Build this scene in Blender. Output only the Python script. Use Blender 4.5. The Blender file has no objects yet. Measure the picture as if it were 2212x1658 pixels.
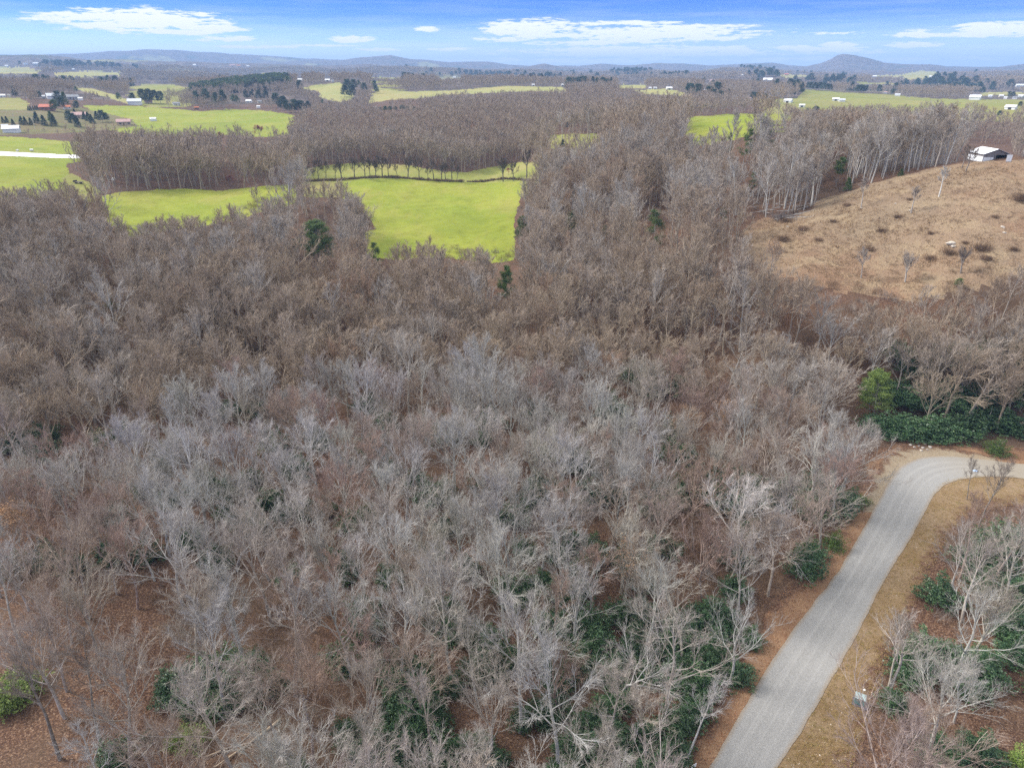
import bpy, math, random
import numpy as np
from mathutils import Vector
rad = math.radians
sc = bpy.context.scene
COL = sc.collection

# ------------------------------------------------------------------ camera
CAM_H = 64.0
F_PX, W_PX, H_PX = 1475.0, 2212.0, 1658.0
PITCH = math.atan((829.0 - 150.0) / F_PX)
cam_data = bpy.data.cameras.new('camera')
cam = bpy.data.objects.new('camera', cam_data); COL.objects.link(cam)
cam_data.sensor_width = 36.0
cam_data.lens = 36.0 * F_PX / W_PX
cam_data.clip_start = 0.5; cam_data.clip_end = 60000.0
cam.location = (0, 0, CAM_H)
cam.rotation_euler = (math.pi / 2 - PITCH, 0, 0)
sc.camera = cam
CP, SP = math.cos(PITCH), math.sin(PITCH)

# ------------------------------------------------------------------ light
SUN_EL, SUN_AZ = 42.0, -75.0          # azimuth from the view direction, left is negative
sun_d = bpy.data.lights.new('sun', 'SUN')
sun = bpy.data.objects.new('sun', sun_d); COL.objects.link(sun)
sun_d.energy = 2.1; sun_d.angle = rad(24); sun_d.color = (1.0, 0.95, 0.88)
sd = Vector((math.sin(rad(SUN_AZ)) * math.cos(rad(SUN_EL)), math.cos(rad(SUN_AZ)) * math.cos(rad(SUN_EL)), math.sin(rad(SUN_EL))))
sun.rotation_euler = sd.to_track_quat('Z', 'Y').to_euler()
sun.location = sd * 400

vs = sc.view_settings
vs.view_transform = 'Standard'; vs.look = 'None'; vs.gamma = 1.0; vs.use_curve_mapping = False
vs.exposure = 1.5
SKY_STRENGTH = 0.13
HAZE_DENSITY = 0.00014

cy = sc.cycles
cy.max_bounces = 5; cy.diffuse_bounces = 3; cy.glossy_bounces = 2; cy.transmission_bounces = 2
cy.transparent_max_bounces = 4; cy.volume_bounces = 0
cy.caustics_reflective = False; cy.caustics_refractive = False
cy.use_denoising = False
cy.sample_clamp_direct = 1.0; cy.sample_clamp_indirect = 0.8

# ------------------------------------------------------------------ pixel <-> world
def ray(px, py):
    u = (px - W_PX / 2) / F_PX; v = (py - H_PX / 2) / F_PX
    return np.array([u, CP - v * SP, -SP - v * CP])
def project(X, Y, Z):
    X = np.asarray(X, float); Y = np.asarray(Y, float); dz = np.asarray(Z, float) - CAM_H
    zc = Y * CP - dz * SP
    yc = Y * SP + dz * CP
    zc_ = np.where(zc > 0.1, zc, 0.1)
    return W_PX / 2 + F_PX * X / zc_, H_PX / 2 - F_PX * yc / zc_, zc > 0.1
def in_poly(px, py, poly):
    px = np.asarray(px, float); py = np.asarray(py, float)
    inside = np.zeros(px.shape, bool); n = len(poly)
    for i in range(n):
        x1, y1 = poly[i]; x2, y2 = poly[(i + 1) % n]
        if y1 == y2: continue
        c = ((y1 > py) != (y2 > py)) & (px < (x2 - x1) * (py - y1) / (y2 - y1) + x1)
        inside ^= c
    return inside

# ------------------------------------------------------------------ world: sky and clouds
world = bpy.data.worlds.new('World'); sc.world = world
world.use_nodes = True
def build_world():
    nt = world.node_tree; nt.nodes.clear(); N = nt.nodes; L = nt.links
    out = N.new('ShaderNodeOutputWorld'); bg = N.new('ShaderNodeBackground')
    bg.inputs['Strength'].default_value = SKY_STRENGTH
    L.new(bg.outputs[0], out.inputs['Surface'])
    sky = N.new('ShaderNodeTexSky'); sky.sky_type = 'NISHITA'; sky.sun_disc = False
    sky.sun_elevation = rad(SUN_EL); sky.sun_rotation = rad(SUN_AZ)
    sky.air_density = 1.0; sky.dust_density = 0.6; sky.ozone_density = 2.5; sky.altitude = 800
    tc = N.new('ShaderNodeTexCoord'); sep = N.new('ShaderNodeSeparateXYZ')
    L.new(tc.outputs['Generated'], sep.inputs[0])
    def M(op, a=None, b=None, c=None, clamp=False):
        n = N.new('ShaderNodeMath'); n.operation = op; n.use_clamp = clamp
        for i, v in enumerate((a, b, c)):
            if v is None: continue
            if hasattr(v, 'is_linked') or hasattr(v, 'node'): L.new(v, n.inputs[i])
            else: n.inputs[i].default_value = v
        return n.outputs[0]
    az = M('ARCTAN2', sep.outputs['X'], sep.outputs['Y'])
    el = M('ARCSINE', sep.outputs['Z'])
    # the clear sky deepens from pale at the skyline to strong blue a few degrees up
    ramp = N.new('ShaderNodeValToRGB'); cr = ramp.color_ramp
    L.new(M('MULTIPLY', el, 1.0 / rad(30), clamp=True), ramp.inputs[0])
    stops = [(0.0, (.52, .56, .74)), (0.03, (.46, .51, .70)), (0.067, (.29, .38, .60)), (0.117, (.08, .18, .50)), (0.185, (.0, .10, .52)), (0.33, (.05, .15, .42)), (0.55, (.5, .55, .62)), (1.0, (1.0, 1.0, .95))]
    cr.elements[0].position = stops[0][0]; cr.elements[0].color = (*[c / 2 for c in stops[0][1]], 1)
    cr.elements[1].position = stops[-1][0]; cr.elements[1].color = (*[c / 2 for c in stops[-1][1]], 1)
    for p, c in stops[1:-1]:
        e = cr.elements.new(p); e.color = (*[k / 2 for k in c], 1)
    mul = N.new('ShaderNodeVectorMath'); mul.operation = 'MULTIPLY'
    L.new(sky.outputs[0], mul.inputs[0]); L.new(ramp.outputs[0], mul.inputs[1])
    mul2 = N.new('ShaderNodeVectorMath'); mul2.operation = 'SCALE'; mul2.inputs['Scale'].default_value = 2.0
    L.new(mul.outputs[0], mul2.inputs[0])
    # cloud layout by bearing and height above the horizon
    comb = N.new('ShaderNodeCombineXYZ'); L.new(az, comb.inputs[0]); L.new(el, comb.inputs[1])
    def noise(sx, sy, det, rough=0.55):
        m = N.new('ShaderNodeVectorMath'); m.operation = 'MULTIPLY'; m.inputs[1].default_value = (sx, sy, 1)
        L.new(comb.outputs[0], m.inputs[0])
        n = N.new('ShaderNodeTexNoise'); n.noise_dimensions = '2D'; n.inputs['Scale'].default_value = 1.0
        n.inputs['Detail'].default_value = det; n.inputs['Roughness'].default_value = rough
        L.new(m.outputs[0], n.inputs['Vector'])
        return n.outputs[0]
    n1 = noise(26, 190, 5); n2 = noise(90, 520, 4, 0.6); n3 = noise(7, 120, 4)
    clouds = [(300,46,215,25,1),(420,60,110,14,1),(150,41,100,8,.7),(480,84,70,7,1),(560,101,115,3.5,.6),
        (757,85,48,7,1),(920,64,32,5,1),(1154,64,115,19,1),(1420,73,235,18,1),(1330,51,85,6,.8),(1440,50,50,3,.5),
        (1270,92,115,7,.9),(1077,85,55,6,.8),(1400,113,310,13,.95),(1330,108,150,8,.9),(817,107,50,4,.7),(980,107,50,4,.8),
        (1818,97,55,6,.95),(1981,96,72,7,.9),(1808,110,105,8,.9),(1978,73,65,8,.8),(2145,64,130,16,1),(2110,74,80,7,.8),
        (1700,103,60,5,.6),(1850,128,330,6,.55),(1260,130,320,5,.6),(700,100,60,3,.4),(-150,70,140,14,1),(2420,60,160,20,1),(1800,73,60,3,.4)]
    acc = None
    for (cx, cyy, wx, wy, dens) in clouds:
        d = ray(cx, cyy); r = math.hypot(d[0], d[1])
        a0, e0 = math.atan2(d[0], d[1]), math.atan2(d[2], r)
        u = (cx - W_PX / 2) / F_PX
        wa = wx / F_PX / (1 + u * u); we = wy / F_PX / math.sqrt(1 + u * u)
        s1 = N.new('ShaderNodeVectorMath'); s1.operation = 'SUBTRACT'; s1.inputs[1].default_value = (a0, e0, 0)
        L.new(comb.outputs[0], s1.inputs[0])
        s2 = N.new('ShaderNodeVectorMath'); s2.operation = 'MULTIPLY'; s2.inputs[1].default_value = (1 / wa, 1 / we, 0)
        L.new(s1.outputs[0], s2.inputs[0])
        s3 = N.new('ShaderNodeVectorMath'); s3.operation = 'LENGTH'; L.new(s2.outputs[0], s3.inputs[0])
        v = M('MULTIPLY_ADD', s3.outputs['Value'], -dens, dens)
        acc = v if acc is None else M('MAXIMUM', acc, v)
    edge = M('MULTIPLY_ADD', n1, 2.0, -.92)
    edge = M('ADD', edge, M('MULTIPLY_ADD', n2, 1.1, -0.55))
    dsum = M('ADD', acc, M('MULTIPLY', edge, M('ADD', M('MAXIMUM', acc, -0.5), 0.75)))
    mr = N.new('ShaderNodeMapRange'); mr.interpolation_type = 'SMOOTHSTEP'
    L.new(dsum, mr.inputs[0]); mr.inputs[1].default_value = 0.0; mr.inputs[2].default_value = 0.5
    # a thin veil low in the sky
    veil = M('MULTIPLY', M('MULTIPLY_ADD', n3, 1.8, -0.75, clamp=True), M('SUBTRACT', 1.0, M('MULTIPLY', el, 1 / rad(6.5), clamp=True)))
    veil = M('MULTIPLY', veil, 0.55)
    n4 = noise(3.0, 5.0, 4)
    high = N.new('ShaderNodeMapRange'); high.interpolation_type = 'SMOOTHSTEP'; L.new(el, high.inputs[0])
    high.inputs[1].default_value = rad(11); high.inputs[2].default_value = rad(32); high.inputs[3].default_value = 0.0; high.inputs[4].default_value = 1.0
    over = M('MULTIPLY', high.outputs[0], M('MULTIPLY_ADD', n4, .8, .42, clamp=True))  # unseen cloud cover overhead, added to whiten and soften the light
    fac = M('MAXIMUM', mr.outputs[0], veil, clamp=True)
    fac = M('MULTIPLY', fac, M('GREATER_THAN', el, 0.0))
    mix = N.new('ShaderNodeMix'); mix.data_type = 'RGBA'
    L.new(fac, mix.inputs['Factor']); L.new(mul2.outputs[0], mix.inputs['A'])
    cs = 3.5
    mix.inputs['B'].default_value = (cs * .99, cs * .99, cs, 1)
    mixo = N.new('ShaderNodeMix'); mixo.data_type = 'RGBA'
    L.new(over, mixo.inputs['Factor']); L.new(mix.outputs['Result'], mixo.inputs['A']); mixo.inputs['B'].default_value = (4.3, 4.2, 4.0, 1)
    L.new(mixo.outputs['Result'], bg.inputs['Color'])
build_world()

# ------------------------------------------------------------------ noise
def _hash(ix, iy, seed):
    h = (ix.astype(np.int64) * 374761393 + iy.astype(np.int64) * 668265263 + seed * 974634777) & 0x7fffffff
    h = ((h ^ (h >> 13)) * 1274126177) & 0x7fffffff
    return ((h ^ (h >> 16)) & 0xffff) / 65535.0
def vnoise(x, y, seed=0):
    ix = np.floor(x); iy = np.floor(y); fx = x - ix; fy = y - iy
    fx = fx * fx * (3 - 2 * fx); fy = fy * fy * (3 - 2 * fy)
    a = _hash(ix, iy, seed); b = _hash(ix + 1, iy, seed); c = _hash(ix, iy + 1, seed); d = _hash(ix + 1, iy + 1, seed)
    return (a * (1 - fx) + b * fx) * (1 - fy) + (c * (1 - fx) + d * fx) * fy
def fbm(x, y, seed=0, oct=4):
    s = 0; a = 0.5
    for k in range(oct):
        s = s + a * (vnoise(x, y, seed + k) - 0.5); x = x * 2.03 + 11.3; y = y * 2.03 + 5.1; a *= 0.5
    return s * 2
def sstep(a, b, x):
    t = np.clip((x - a) / (b - a), 0, 1); return t * t * (3 - 2 * t)

# ------------------------------------------------------------------ terrain height
CTRL = []
for a in (-60, -40, -20, 0, 20, 40, 60):
    for D in (6, 20, 45, 80, 115):
        CTRL.append((a, D, 0.0))
for a in (-180, -140, -100, -75, 75, 100, 140, 180):
    for D, z in ((6, 0), (60, 0), (200, 4), (700, 12), (2500, 20)):
        CTRL.append((a, D, z))
def ctrl(px, py, D):
    d = ray(px, py); r = math.hypot(d[0], d[1])
    CTRL.append((math.degrees(math.atan2(d[0], d[1])), D, CAM_H + D * d[2] / r))
def ctrlz(px, D, z):
    u = (px - W_PX / 2) / F_PX; CTRL.append((math.degrees(math.atan2(u, CP)), D, z))
for c in [(2000,310,29),(2200,320,29),(1850,330,27),(2000,420,17),(2200,450,16),(1850,430,18),(2000,600,10),(2200,600,10),(1800,600,10)]: ctrlz(*c)
for c in [(1900,610,178),(2000,600,180),(2150,590,182),(1700,545,188),(2130,345,252),(1990,375,245),(2212,340,255),(1620,490,215),(1700,425,255),
          (1850,400,250),(1400,430,275),(1250,480,255),(1550,330,320),(1480,285,400),(1600,252,470),(1690,250,480),(1300,295,470),(1200,296,470),
          (1120,440,330),(940,530,258),(800,490,285),(1112,530,256),(900,388,405),(700,388,400),(1100,392,400),(900,356,470),(700,356,470),(1120,350,490),
          (250,470,300),(330,472,300),(560,425,335),(300,410,365),(480,410,370),(620,400,385),(60,398,380),(100,340,500),(20,330,500),(240,340,480),
          (100,305,600),(20,293,640),(180,310,590),(140,260,760),(50,250,780),(280,255,800),(200,228,930),(420,262,780),(600,255,800),(400,232,950),(600,240,900),
          (20,230,900),(60,212,1000),(300,200,1350),(340,181,1500),(120,165,1900),(230,195,1200),(690,215,1050),(720,180,1250),(850,214,1000),(900,198,1150),(1100,187,1250),(1210,189,1250),(1060,202,1100),
          (800,205,1100),(1440,207,1000),(1440,192,1200),(1380,185,1400),(1740,232,880),(1900,226,950),(2010,226,950),(2200,231,900),(1760,195,1400),(1900,204,1350),(2100,216,1250),(1660,219,1000),
          (1000,275,590),(1400,275,560),(1250,272,580),(1600,252,560),(500,300,560),(800,300,600),(60,640,205),(60,520,270),(300,600,210),(700,600,215),(1000,610,212),(1300,600,195),(1500,560,190),
          (1500,760,152),(1800,700,150),(2100,720,150)]:
    ctrl(*c)
CT = np.array(CTRL)
def _feat(azd, D):
    return np.stack([azd / 22.0, np.log(D) * 1.35], -1)
_P = _feat(CT[:, 0], CT[:, 1]); _z = CT[:, 2]
def _kern(A, B):
    d2 = ((A[:, None, :] - B[None, :, :]) ** 2).sum(-1)
    return np.sqrt(d2 + 0.01)
_n = len(_P)
_A = np.zeros((_n + 1, _n + 1)); _A[:_n, :_n] = _kern(_P, _P) - 0.003 * np.eye(_n); _A[:_n, _n] = 1; _A[_n, :_n] = 1
_w = np.linalg.solve(_A, np.append(_z, 0.0))
RIDGES = [  # (distance, width in ln D, [(px, py) of the crest])
    (7800, .09, [(-300,128),(0,122),(100,118),(167,115),(233,112),(317,108),(383,109),(450,114),(533,117),(633,124),(733,130),(850,136),(1000,142),(2600,146)]),
    (4300, .08, [(-300,122),(0,119),(67,117),(133,121),(190,128),(260,127),(330,131),(400,133),(470,137),(560,138),(680,142),(800,139),(900,147),(1100,156),(2600,157)]),
    (6600, .09, [(400,150),(560,136),(640,134),(737,132),(787,127),(844,124),(887,131),(924,132),(970,137),(1004,136),(1054,135),(1104,142),(1180,146),(1247,144),(1297,138),(1337,142),(1370,142),(1414,138),(1475,139),(1531,144),(1568,142),(1624,139),(1668,137),(1708,142),(1741,144),(1800,146),(2600,146)]),
    (5000, .07, [(900,152),(1000,146),(1100,147),(1134,144),(1174,138),(1204,143),(1237,146),(1300,150),(2600,152)]),
    (6100, .09, [(1600,152),(1700,147),(1741,144),(1775,137),(1795,130),(1808,123),(1825,121),(1848,123),(1875,129),(1908,137),(1941,140),(2008,140),(2035,143),(2068,149),(2108,150),(2141,147),(2212,140),(2350,132),(2600,140)]),
    (3300, .08, [(-300,139),(0,137),(120,133),(230,135),(300,139),(380,137),(470,147),(640,141),(740,145),(830,141),(960,143),(1040,150),(1150,147),(1250,153),(1400,149),(1500,153),(1560,145),(1640,144),(1700,151),(1850,158),(1960,153),(2040,154),(2212,151),(2600,148)]),
    (2300, .07, [(-300,150),(100,141),(200,143),(300,146),(420,150),(520,160),(640,158),(800,156),(950,160),(1100,158),(1300,160),(1450,156),(1580,150),(1680,152),(1780,162),(1900,161),(2000,155),(2090,163),(2212,160),(2600,160)]),
]
_R = []
for D, w, pts in RIDGES:
    a, z = [], []
    for px, py in pts:
        d = ray(px, py); r = math.hypot(d[0], d[1])
        a.append(math.degrees(math.atan2(d[0], d[1]))); z.append(CAM_H + D * d[2] / r - (15 if D < 4000 else 0) + (max(0, 146 - py) * 0.5 if D in (6100, 6600) else 0))
    _R.append((math.log(D), w, np.array(a), np.array(z)))
def height(X, Y):
    X = np.atleast_1d(np.asarray(X, float)); Y = np.atleast_1d(np.asarray(Y, float))
    shp = X.shape; X = X.ravel(); Y = Y.ravel()
    D = np.maximum(np.hypot(X, Y), 4.0); az = np.degrees(np.arctan2(X, Y)); lD = np.log(D)
    z = np.empty_like(X); far = D > 2200
    idx = np.nonzero(~far)[0]
    for k in range(0, len(idx), 60000):
        s = idx[k:k + 60000]
        z[s] = _kern(_feat(az[s], D[s]), _P) @ _w[:_n] + _w[_n]
    zf = 12 + 14 * fbm(X / 900, Y / 900, 3, 3)
    zfar = zf.copy()
    for l0, w, a, zz in _R:
        bump = np.exp(-((lD - l0) / w) ** 2)
        crest = np.interp(az, a, zz) + (math.exp(l0) / 900) * 1.6 * fbm(X / 260, Y / 260, 17, 3)
        zfar = np.maximum(zfar, zf + (crest - zf) * bump)
    z[far] = zfar[far]
    z = np.where(Y < 152, z * sstep(117, 150, Y), z)
    t = sstep(1350, 2100, D); z = np.where(far, zfar, z * (1 - t) + zfar * t)
    z = z + 0.22 * fbm(X / 9, Y / 9, 5, 2) * np.clip(D / 60, .5, 4) + .4 * fbm(X / 5, Y / 5, 71, 2) * sstep(160, 185, D) * (D < 420) + 1.1 * fbm(X / 70, Y / 70, 8, 3) * sstep(60, 250, D)
    return z.reshape(shp)
def hz(x, y): return float(height(x, y)[0])
def hit(px, py, dmin=20.0, dmax=11000.0):
    d = ray(px, py); r = math.hypot(d[0], d[1])
    D = np.geomspace(dmin, dmax, 3000); t = D / r
    X = d[0] * t; Y = d[1] * t; Z = CAM_H + d[2] * t
    g = height(X, Y); b = np.nonzero(Z < g)[0]
    i = b[0] if len(b) else len(D) - 1
    if i > 0:
        f0, f1 = Z[i - 1] - g[i - 1], Z[i] - g[i]
        q = f0 / (f0 - f1 + 1e-9) if len(b) else 0
        x = X[i - 1] + (X[i] - X[i - 1]) * q; y = Y[i - 1] + (Y[i] - Y[i - 1]) * q
    else: x, y = X[i], Y[i]
    return float(x), float(y), hz(x, y)

# ------------------------------------------------------------------ object helpers
def link(o): COL.objects.link(o); return o
def tag(o, label=None, cat=None, group=None, kind=None):
    if label: o['label'] = label
    if cat: o['category'] = cat
    if group: o['group'] = group
    if kind: o['kind'] = kind
    return o
def mesh_np(name, V, F, mats=(), mi=None, smooth=False):
    """V (n,3), F (m,k) with k 3 or 4."""
    V = np.asarray(V, np.float32); F = np.asarray(F, np.int32)
    me = bpy.data.meshes.new(name); m, k = F.shape
    me.vertices.add(len(V)); me.vertices.foreach_set('co', V.ravel())
    me.loops.add(m * k); me.loops.foreach_set('vertex_index', F.ravel())
    me.polygons.add(m); me.polygons.foreach_set('loop_start', np.arange(m, dtype=np.int32) * k)
    for a in mats: me.materials.append(a)
    if mi is not None: me.polygons.foreach_set('material_index', np.asarray(mi, np.int32))
    me.polygons.foreach_set('use_smooth', np.full(m, smooth, bool))
    me.update(calc_edges=True); me.validate()
    return me
def obj(name, me, parent=None, loc=None):
    o = link(bpy.data.objects.new(name, me))
    if parent is not None: o.parent = parent
    if loc is not None: o.location = loc
    return o
def empty(name, loc, rz=0.0, size=0.5):
    o = link(bpy.data.objects.new(name, None)); o.location = loc; o.rotation_euler = (0, 0, rz); o.empty_display_size = size
    return o
class MB:
    """collects boxes and prisms (python lists) for small hard-surface meshes"""
    def __init__(s): s.v = []; s.f = []; s.m = []
    def add(s, vs, fs, m=0):
        b = len(s.v); s.v += [tuple(map(float, v)) for v in vs]; s.f += [tuple(b + i for i in f) for f in fs]; s.m += [m] * len(fs)
    def box(s, x0, x1, y0, y1, z0, z1, m=0):
        s.add([(x0,y0,z0),(x1,y0,z0),(x1,y1,z0),(x0,y1,z0),(x0,y0,z1),(x1,y0,z1),(x1,y1,z1),(x0,y1,z1)],
              [(0,3,2,1),(4,5,6,7),(0,1,5,4),(1,2,6,5),(2,3,7,6),(3,0,4,7)], m)
    def cyl(s, p, q, r0, r1, k=8, m=0):
        p = Vector(p); q = Vector(q); d = (q - p).normalized()
        a = d.cross(Vector((0.3, 0.9, 0.1)) if abs(d.z) > .9 else Vector((0, 0, 1))).normalized(); b = d.cross(a)
        vs_ = [p + (a * math.cos(t) + b * math.sin(t)) * r0 for t in [2 * math.pi * i / k for i in range(k)]] + \
              [q + (a * math.cos(t) + b * math.sin(t)) * r1 for t in [2 * math.pi * i / k for i in range(k)]]
        s.add(vs_, [(i, (i + 1) % k, k + (i + 1) % k, k + i) for i in range(k)] + [tuple(range(k - 1, -1, -1)), tuple(range(k, 2 * k))], m)
    def build(s, name, mats, parent=None, bevel=0.0, loc=None):
        me = bpy.data.meshes.new(name); me.from_pydata(s.v, [], s.f)
        if not isinstance(mats, (list, tuple)): mats = [mats]
        for a in mats: me.materials.append(a)
        me.polygons.foreach_set('material_index', s.m); me.update()
        o = obj(name, me, parent, loc)
        if bevel > 0:
            b = o.modifiers.new('edge', 'BEVEL'); b.width = bevel; b.segments = 2; b.limit_method = 'ANGLE'
        return o

# ------------------------------------------------------------------ materials
class NB:
    def __init__(s, name):
        s.m = bpy.data.materials.new(name); s.m.use_nodes = True; s.t = s.m.node_tree
        s.b = s.t.nodes['Principled BSDF']; s.b.inputs['Roughness'].default_value = 0.9
        s.b.inputs['Specular IOR Level'].default_value = 0.2
    def n(s, ty, **k):
        x = s.t.nodes.new(ty)
        for a, v in k.items(): setattr(x, a, v)
        return x
    def l(s, a, b): s.t.links.new(a, b)
    def pos(s): return s.n('ShaderNodeNewGeometry').outputs['Position']
    def objco(s): return s.n('ShaderNodeTexCoord').outputs['Object']
    def noise(s, vec, scale, det=4, rough=.55, stretch=None):
        if stretch:
            m = s.n('ShaderNodeVectorMath', operation='MULTIPLY'); m.inputs[1].default_value = stretch; s.l(vec, m.inputs[0]); vec = m.outputs[0]
        x = s.n('ShaderNodeTexNoise'); x.inputs['Scale'].default_value = scale; x.inputs['Detail'].default_value = det; x.inputs['Roughness'].default_value = rough
        s.l(vec, x.inputs['Vector']); return x.outputs[0]
    def voro(s, vec, scale, out='Color'):
        x = s.n('ShaderNodeTexVoronoi'); x.inputs['Scale'].default_value = scale; s.l(vec, x.inputs['Vector']); return x.outputs[out]
    def ramp(s, fac, stops):
        x = s.n('ShaderNodeValToRGB'); e = x.color_ramp.elements
        e[0].position, e[0].color = stops[0][0], (*stops[0][1], 1); e[1].position, e[1].color = stops[-1][0], (*stops[-1][1], 1)
        for p, c in stops[1:-1]: q = e.new(p); q.color = (*c, 1)
        s.l(fac, x.inputs[0]); return x.outputs[0]
    def sr(s, fac, a, b):
        x = s.n('ShaderNodeMapRange'); x.interpolation_type = 'SMOOTHSTEP'; x.inputs[1].default_value = a; x.inputs[2].default_value = b; s.l(fac, x.inputs[0]); return x.outputs[0]
    def mix(s, f, a, b, mode='MIX'):
        x = s.n('ShaderNodeMix', data_type='RGBA', blend_type=mode)
        for k, v in (('Factor', f), ('A', a), ('B', b)):
            if hasattr(v, 'node'): s.l(v, x.inputs[k])
            elif k == 'Factor': x.inputs[0].default_value = v
            else: x.inputs[k].default_value = (*v, 1)
        return x.outputs['Result']
    def math(s, op, a, b=0.0):
        x = s.n('ShaderNodeMath', operation=op)
        for i, v in enumerate((a, b)):
            if hasattr(v, 'node'): s.l(v, x.inputs[i])
            else: x.inputs[i].default_value = v
        return x.outputs[0]
    def sepc(s, c, ch):
        x = s.n('ShaderNodeSeparateColor'); s.l(c, x.inputs[0]); return x.outputs[ch]
    def attr(s, name, ty='GEOMETRY', out='Fac'):
        x = s.n('ShaderNodeAttribute', attribute_type=ty, attribute_name=name); return x.outputs[out]
    def bump(s, h, strength, dist):
        x = s.n('ShaderNodeBump'); x.inputs['Strength'].default_value = strength; x.inputs['Distance'].default_value = dist
        s.l(h, x.inputs['Height']); s.l(x.outputs[0], s.b.inputs['Normal'])
    def done(s, c, rough=None):
        if hasattr(c, 'node'): s.l(c, s.b.inputs['Base Color'])
        else: s.b.inputs['Base Color'].default_value = (*c, 1)
        if rough is not None: s.b.inputs['Roughness'].default_value = rough
        return s.m
def mat_plain(name, c, rough=.7, var=.18, scale=3.0, spec=.3, metal=0.0):
    m = NB(name); n = m.noise(m.objco(), scale, 5)
    col = m.mix(m.sr(n, .3, .7), tuple(k * (1 - var) for k in c), tuple(min(1, k * (1 + var)) for k in c))
    m.b.inputs['Specular IOR Level'].default_value = spec; m.b.inputs['Metallic'].default_value = metal
    return m.done(col, rough)
def mat_litter():
    m = NB('leaf_litter'); p = m.pos()
    leaf = m.voro(p, 8.0); lr = m.sepc(leaf, 0)
    col = m.ramp(lr, [(0, (.042,.022,.015)), (.35, (.085,.044,.028)), (.7, (.125,.07,.044)), (.93, (.20,.12,.077)), (1, (.27,.185,.125))])
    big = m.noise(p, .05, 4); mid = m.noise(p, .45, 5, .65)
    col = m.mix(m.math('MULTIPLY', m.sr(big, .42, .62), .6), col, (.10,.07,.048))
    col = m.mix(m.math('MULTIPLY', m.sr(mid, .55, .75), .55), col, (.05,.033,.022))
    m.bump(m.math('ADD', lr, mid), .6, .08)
    return m.done(col, .95)
def mat_field(name, a, b, c, sc_=1.0):
    m = NB(name); p = m.pos()
    n1 = m.noise(p, .018 * sc_, 6, .68); n2 = m.noise(p, .35 * sc_, 6, .75); n3 = m.noise(p, .05 * sc_, 5, .7, (1.0, .3, 1)); n4 = m.noise(p, .006 * sc_, 3, .5)
    col = m.mix(m.sr(n1, .38, .62), a, b)
    col = m.mix(m.math('MULTIPLY', m.sr(n3, .46, .66), .65), col, c)
    col = m.mix(m.math('MULTIPLY', m.sr(n4, .5, .6), .35), col, tuple(k * .72 for k in a))
    col = m.mix(m.math('MULTIPLY', m.sr(n2, .48, .72), .5), col, tuple(k * .5 for k in a))
    m.bump(n2, .7, .4)
    return m.done(col, .95)
def mat_clearing():
    m = NB('dry_grass'); p = m.pos()
    n1 = m.noise(p, .03, 5, .65); n2 = m.noise(p, .5, 6, .8, (1, .6, 1)); n3 = m.noise(p, .13, 5, .7); n4 = m.noise(p, 1.6, 4, .75); n5 = m.noise(p, .012, 3, .5)
    col = m.mix(m.sr(n1, .42, .6), (.285,.198,.128), (.265,.160,.098))
    col = m.mix(m.math('MULTIPLY', m.sr(n5, .45, .6), .6), col, (.244,.189,.128))
    col = m.mix(m.math('MULTIPLY', m.sr(n3, .46, .66), .65), col, (.366,.275,.171))
    col = m.mix(m.math('MULTIPLY', m.sr(n2, .50, .64), .8), col, (.10,.062,.036))
    col = m.mix(m.math('MULTIPLY', m.sr(n4, .56, .7), .6), col, (.439,.342,.232))
    m.bump(m.math('ADD', n2, n4), 1.0, .7)
    return m.done(col, .95)
def mat_hills():
    m = NB('wooded_hills'); p = m.pos()
    n1 = m.noise(p, .004, 5, .6); n2 = m.noise(p, .03, 5, .7); n3 = m.noise(p, .0022, 4, .6)
    col = m.mix(m.sr(n2, .35, .65), (.062,.046,.040), (.16,.125,.11))
    col = m.mix(m.math('MULTIPLY', m.sr(n1, .54, .66), .8), col, (.045,.06,.035))
    col = m.mix(m.math('MULTIPLY', m.sr(n3, .60, .66), .75), col, (.24,.23,.10))
    m.bump(n2, 1.0, 9.0)
    return m.done(col, .97)
def mat_bark(name, src, twig):
    m = NB(name)
    if src == 'object': base = m.n('ShaderNodeObjectInfo').outputs['Color']
    else:
        t = m.attr('tint', 'INSTANCER')
        base = m.ramp(t, [(0, (.50,.48,.45)), (.25, (.46,.405,.35)), (.5, (.41,.33,.255)), (.75, (.43,.355,.265)), (1, (.37,.25,.18))])
    n = m.noise(m.objco(), 1.6 if not twig else .8, 3, .6)
    if twig: col = m.mix(.34, base, (.235,.165,.13) if src == 'object' else (.355,.255,.18)); col = m.mix(m.sr(n, .3, .7), m.mix(.75, (0,0,0), col), col)
    else: col = m.mix(m.sr(n, .35, .7), m.mix(.72, (0,0,0), base), m.mix(.22 if src == 'object' else .04, base, (.72,.71,.67)))
    return m.done(col, .9)
def mat_leaf(name, cols, rough=.55, spec=.35):
    m = NB(name); g = m.n('ShaderNodeNewGeometry')
    oi = m.n('ShaderNodeObjectInfo')
    col = m.ramp(g.outputs['Random Per Island'], [(i / (len(cols) - 1), c) for i, c in enumerate(cols)])
    hs = m.n('ShaderNodeHueSaturation'); m.l(col, hs.inputs['Color'])
    m.l(m.math('ADD', m.math('MULTIPLY', oi.outputs['Random'], .5), .78), hs.inputs['Value'])
    m.b.inputs['Specular IOR Level'].default_value = spec
    return m.done(hs.outputs[0], rough)
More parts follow.
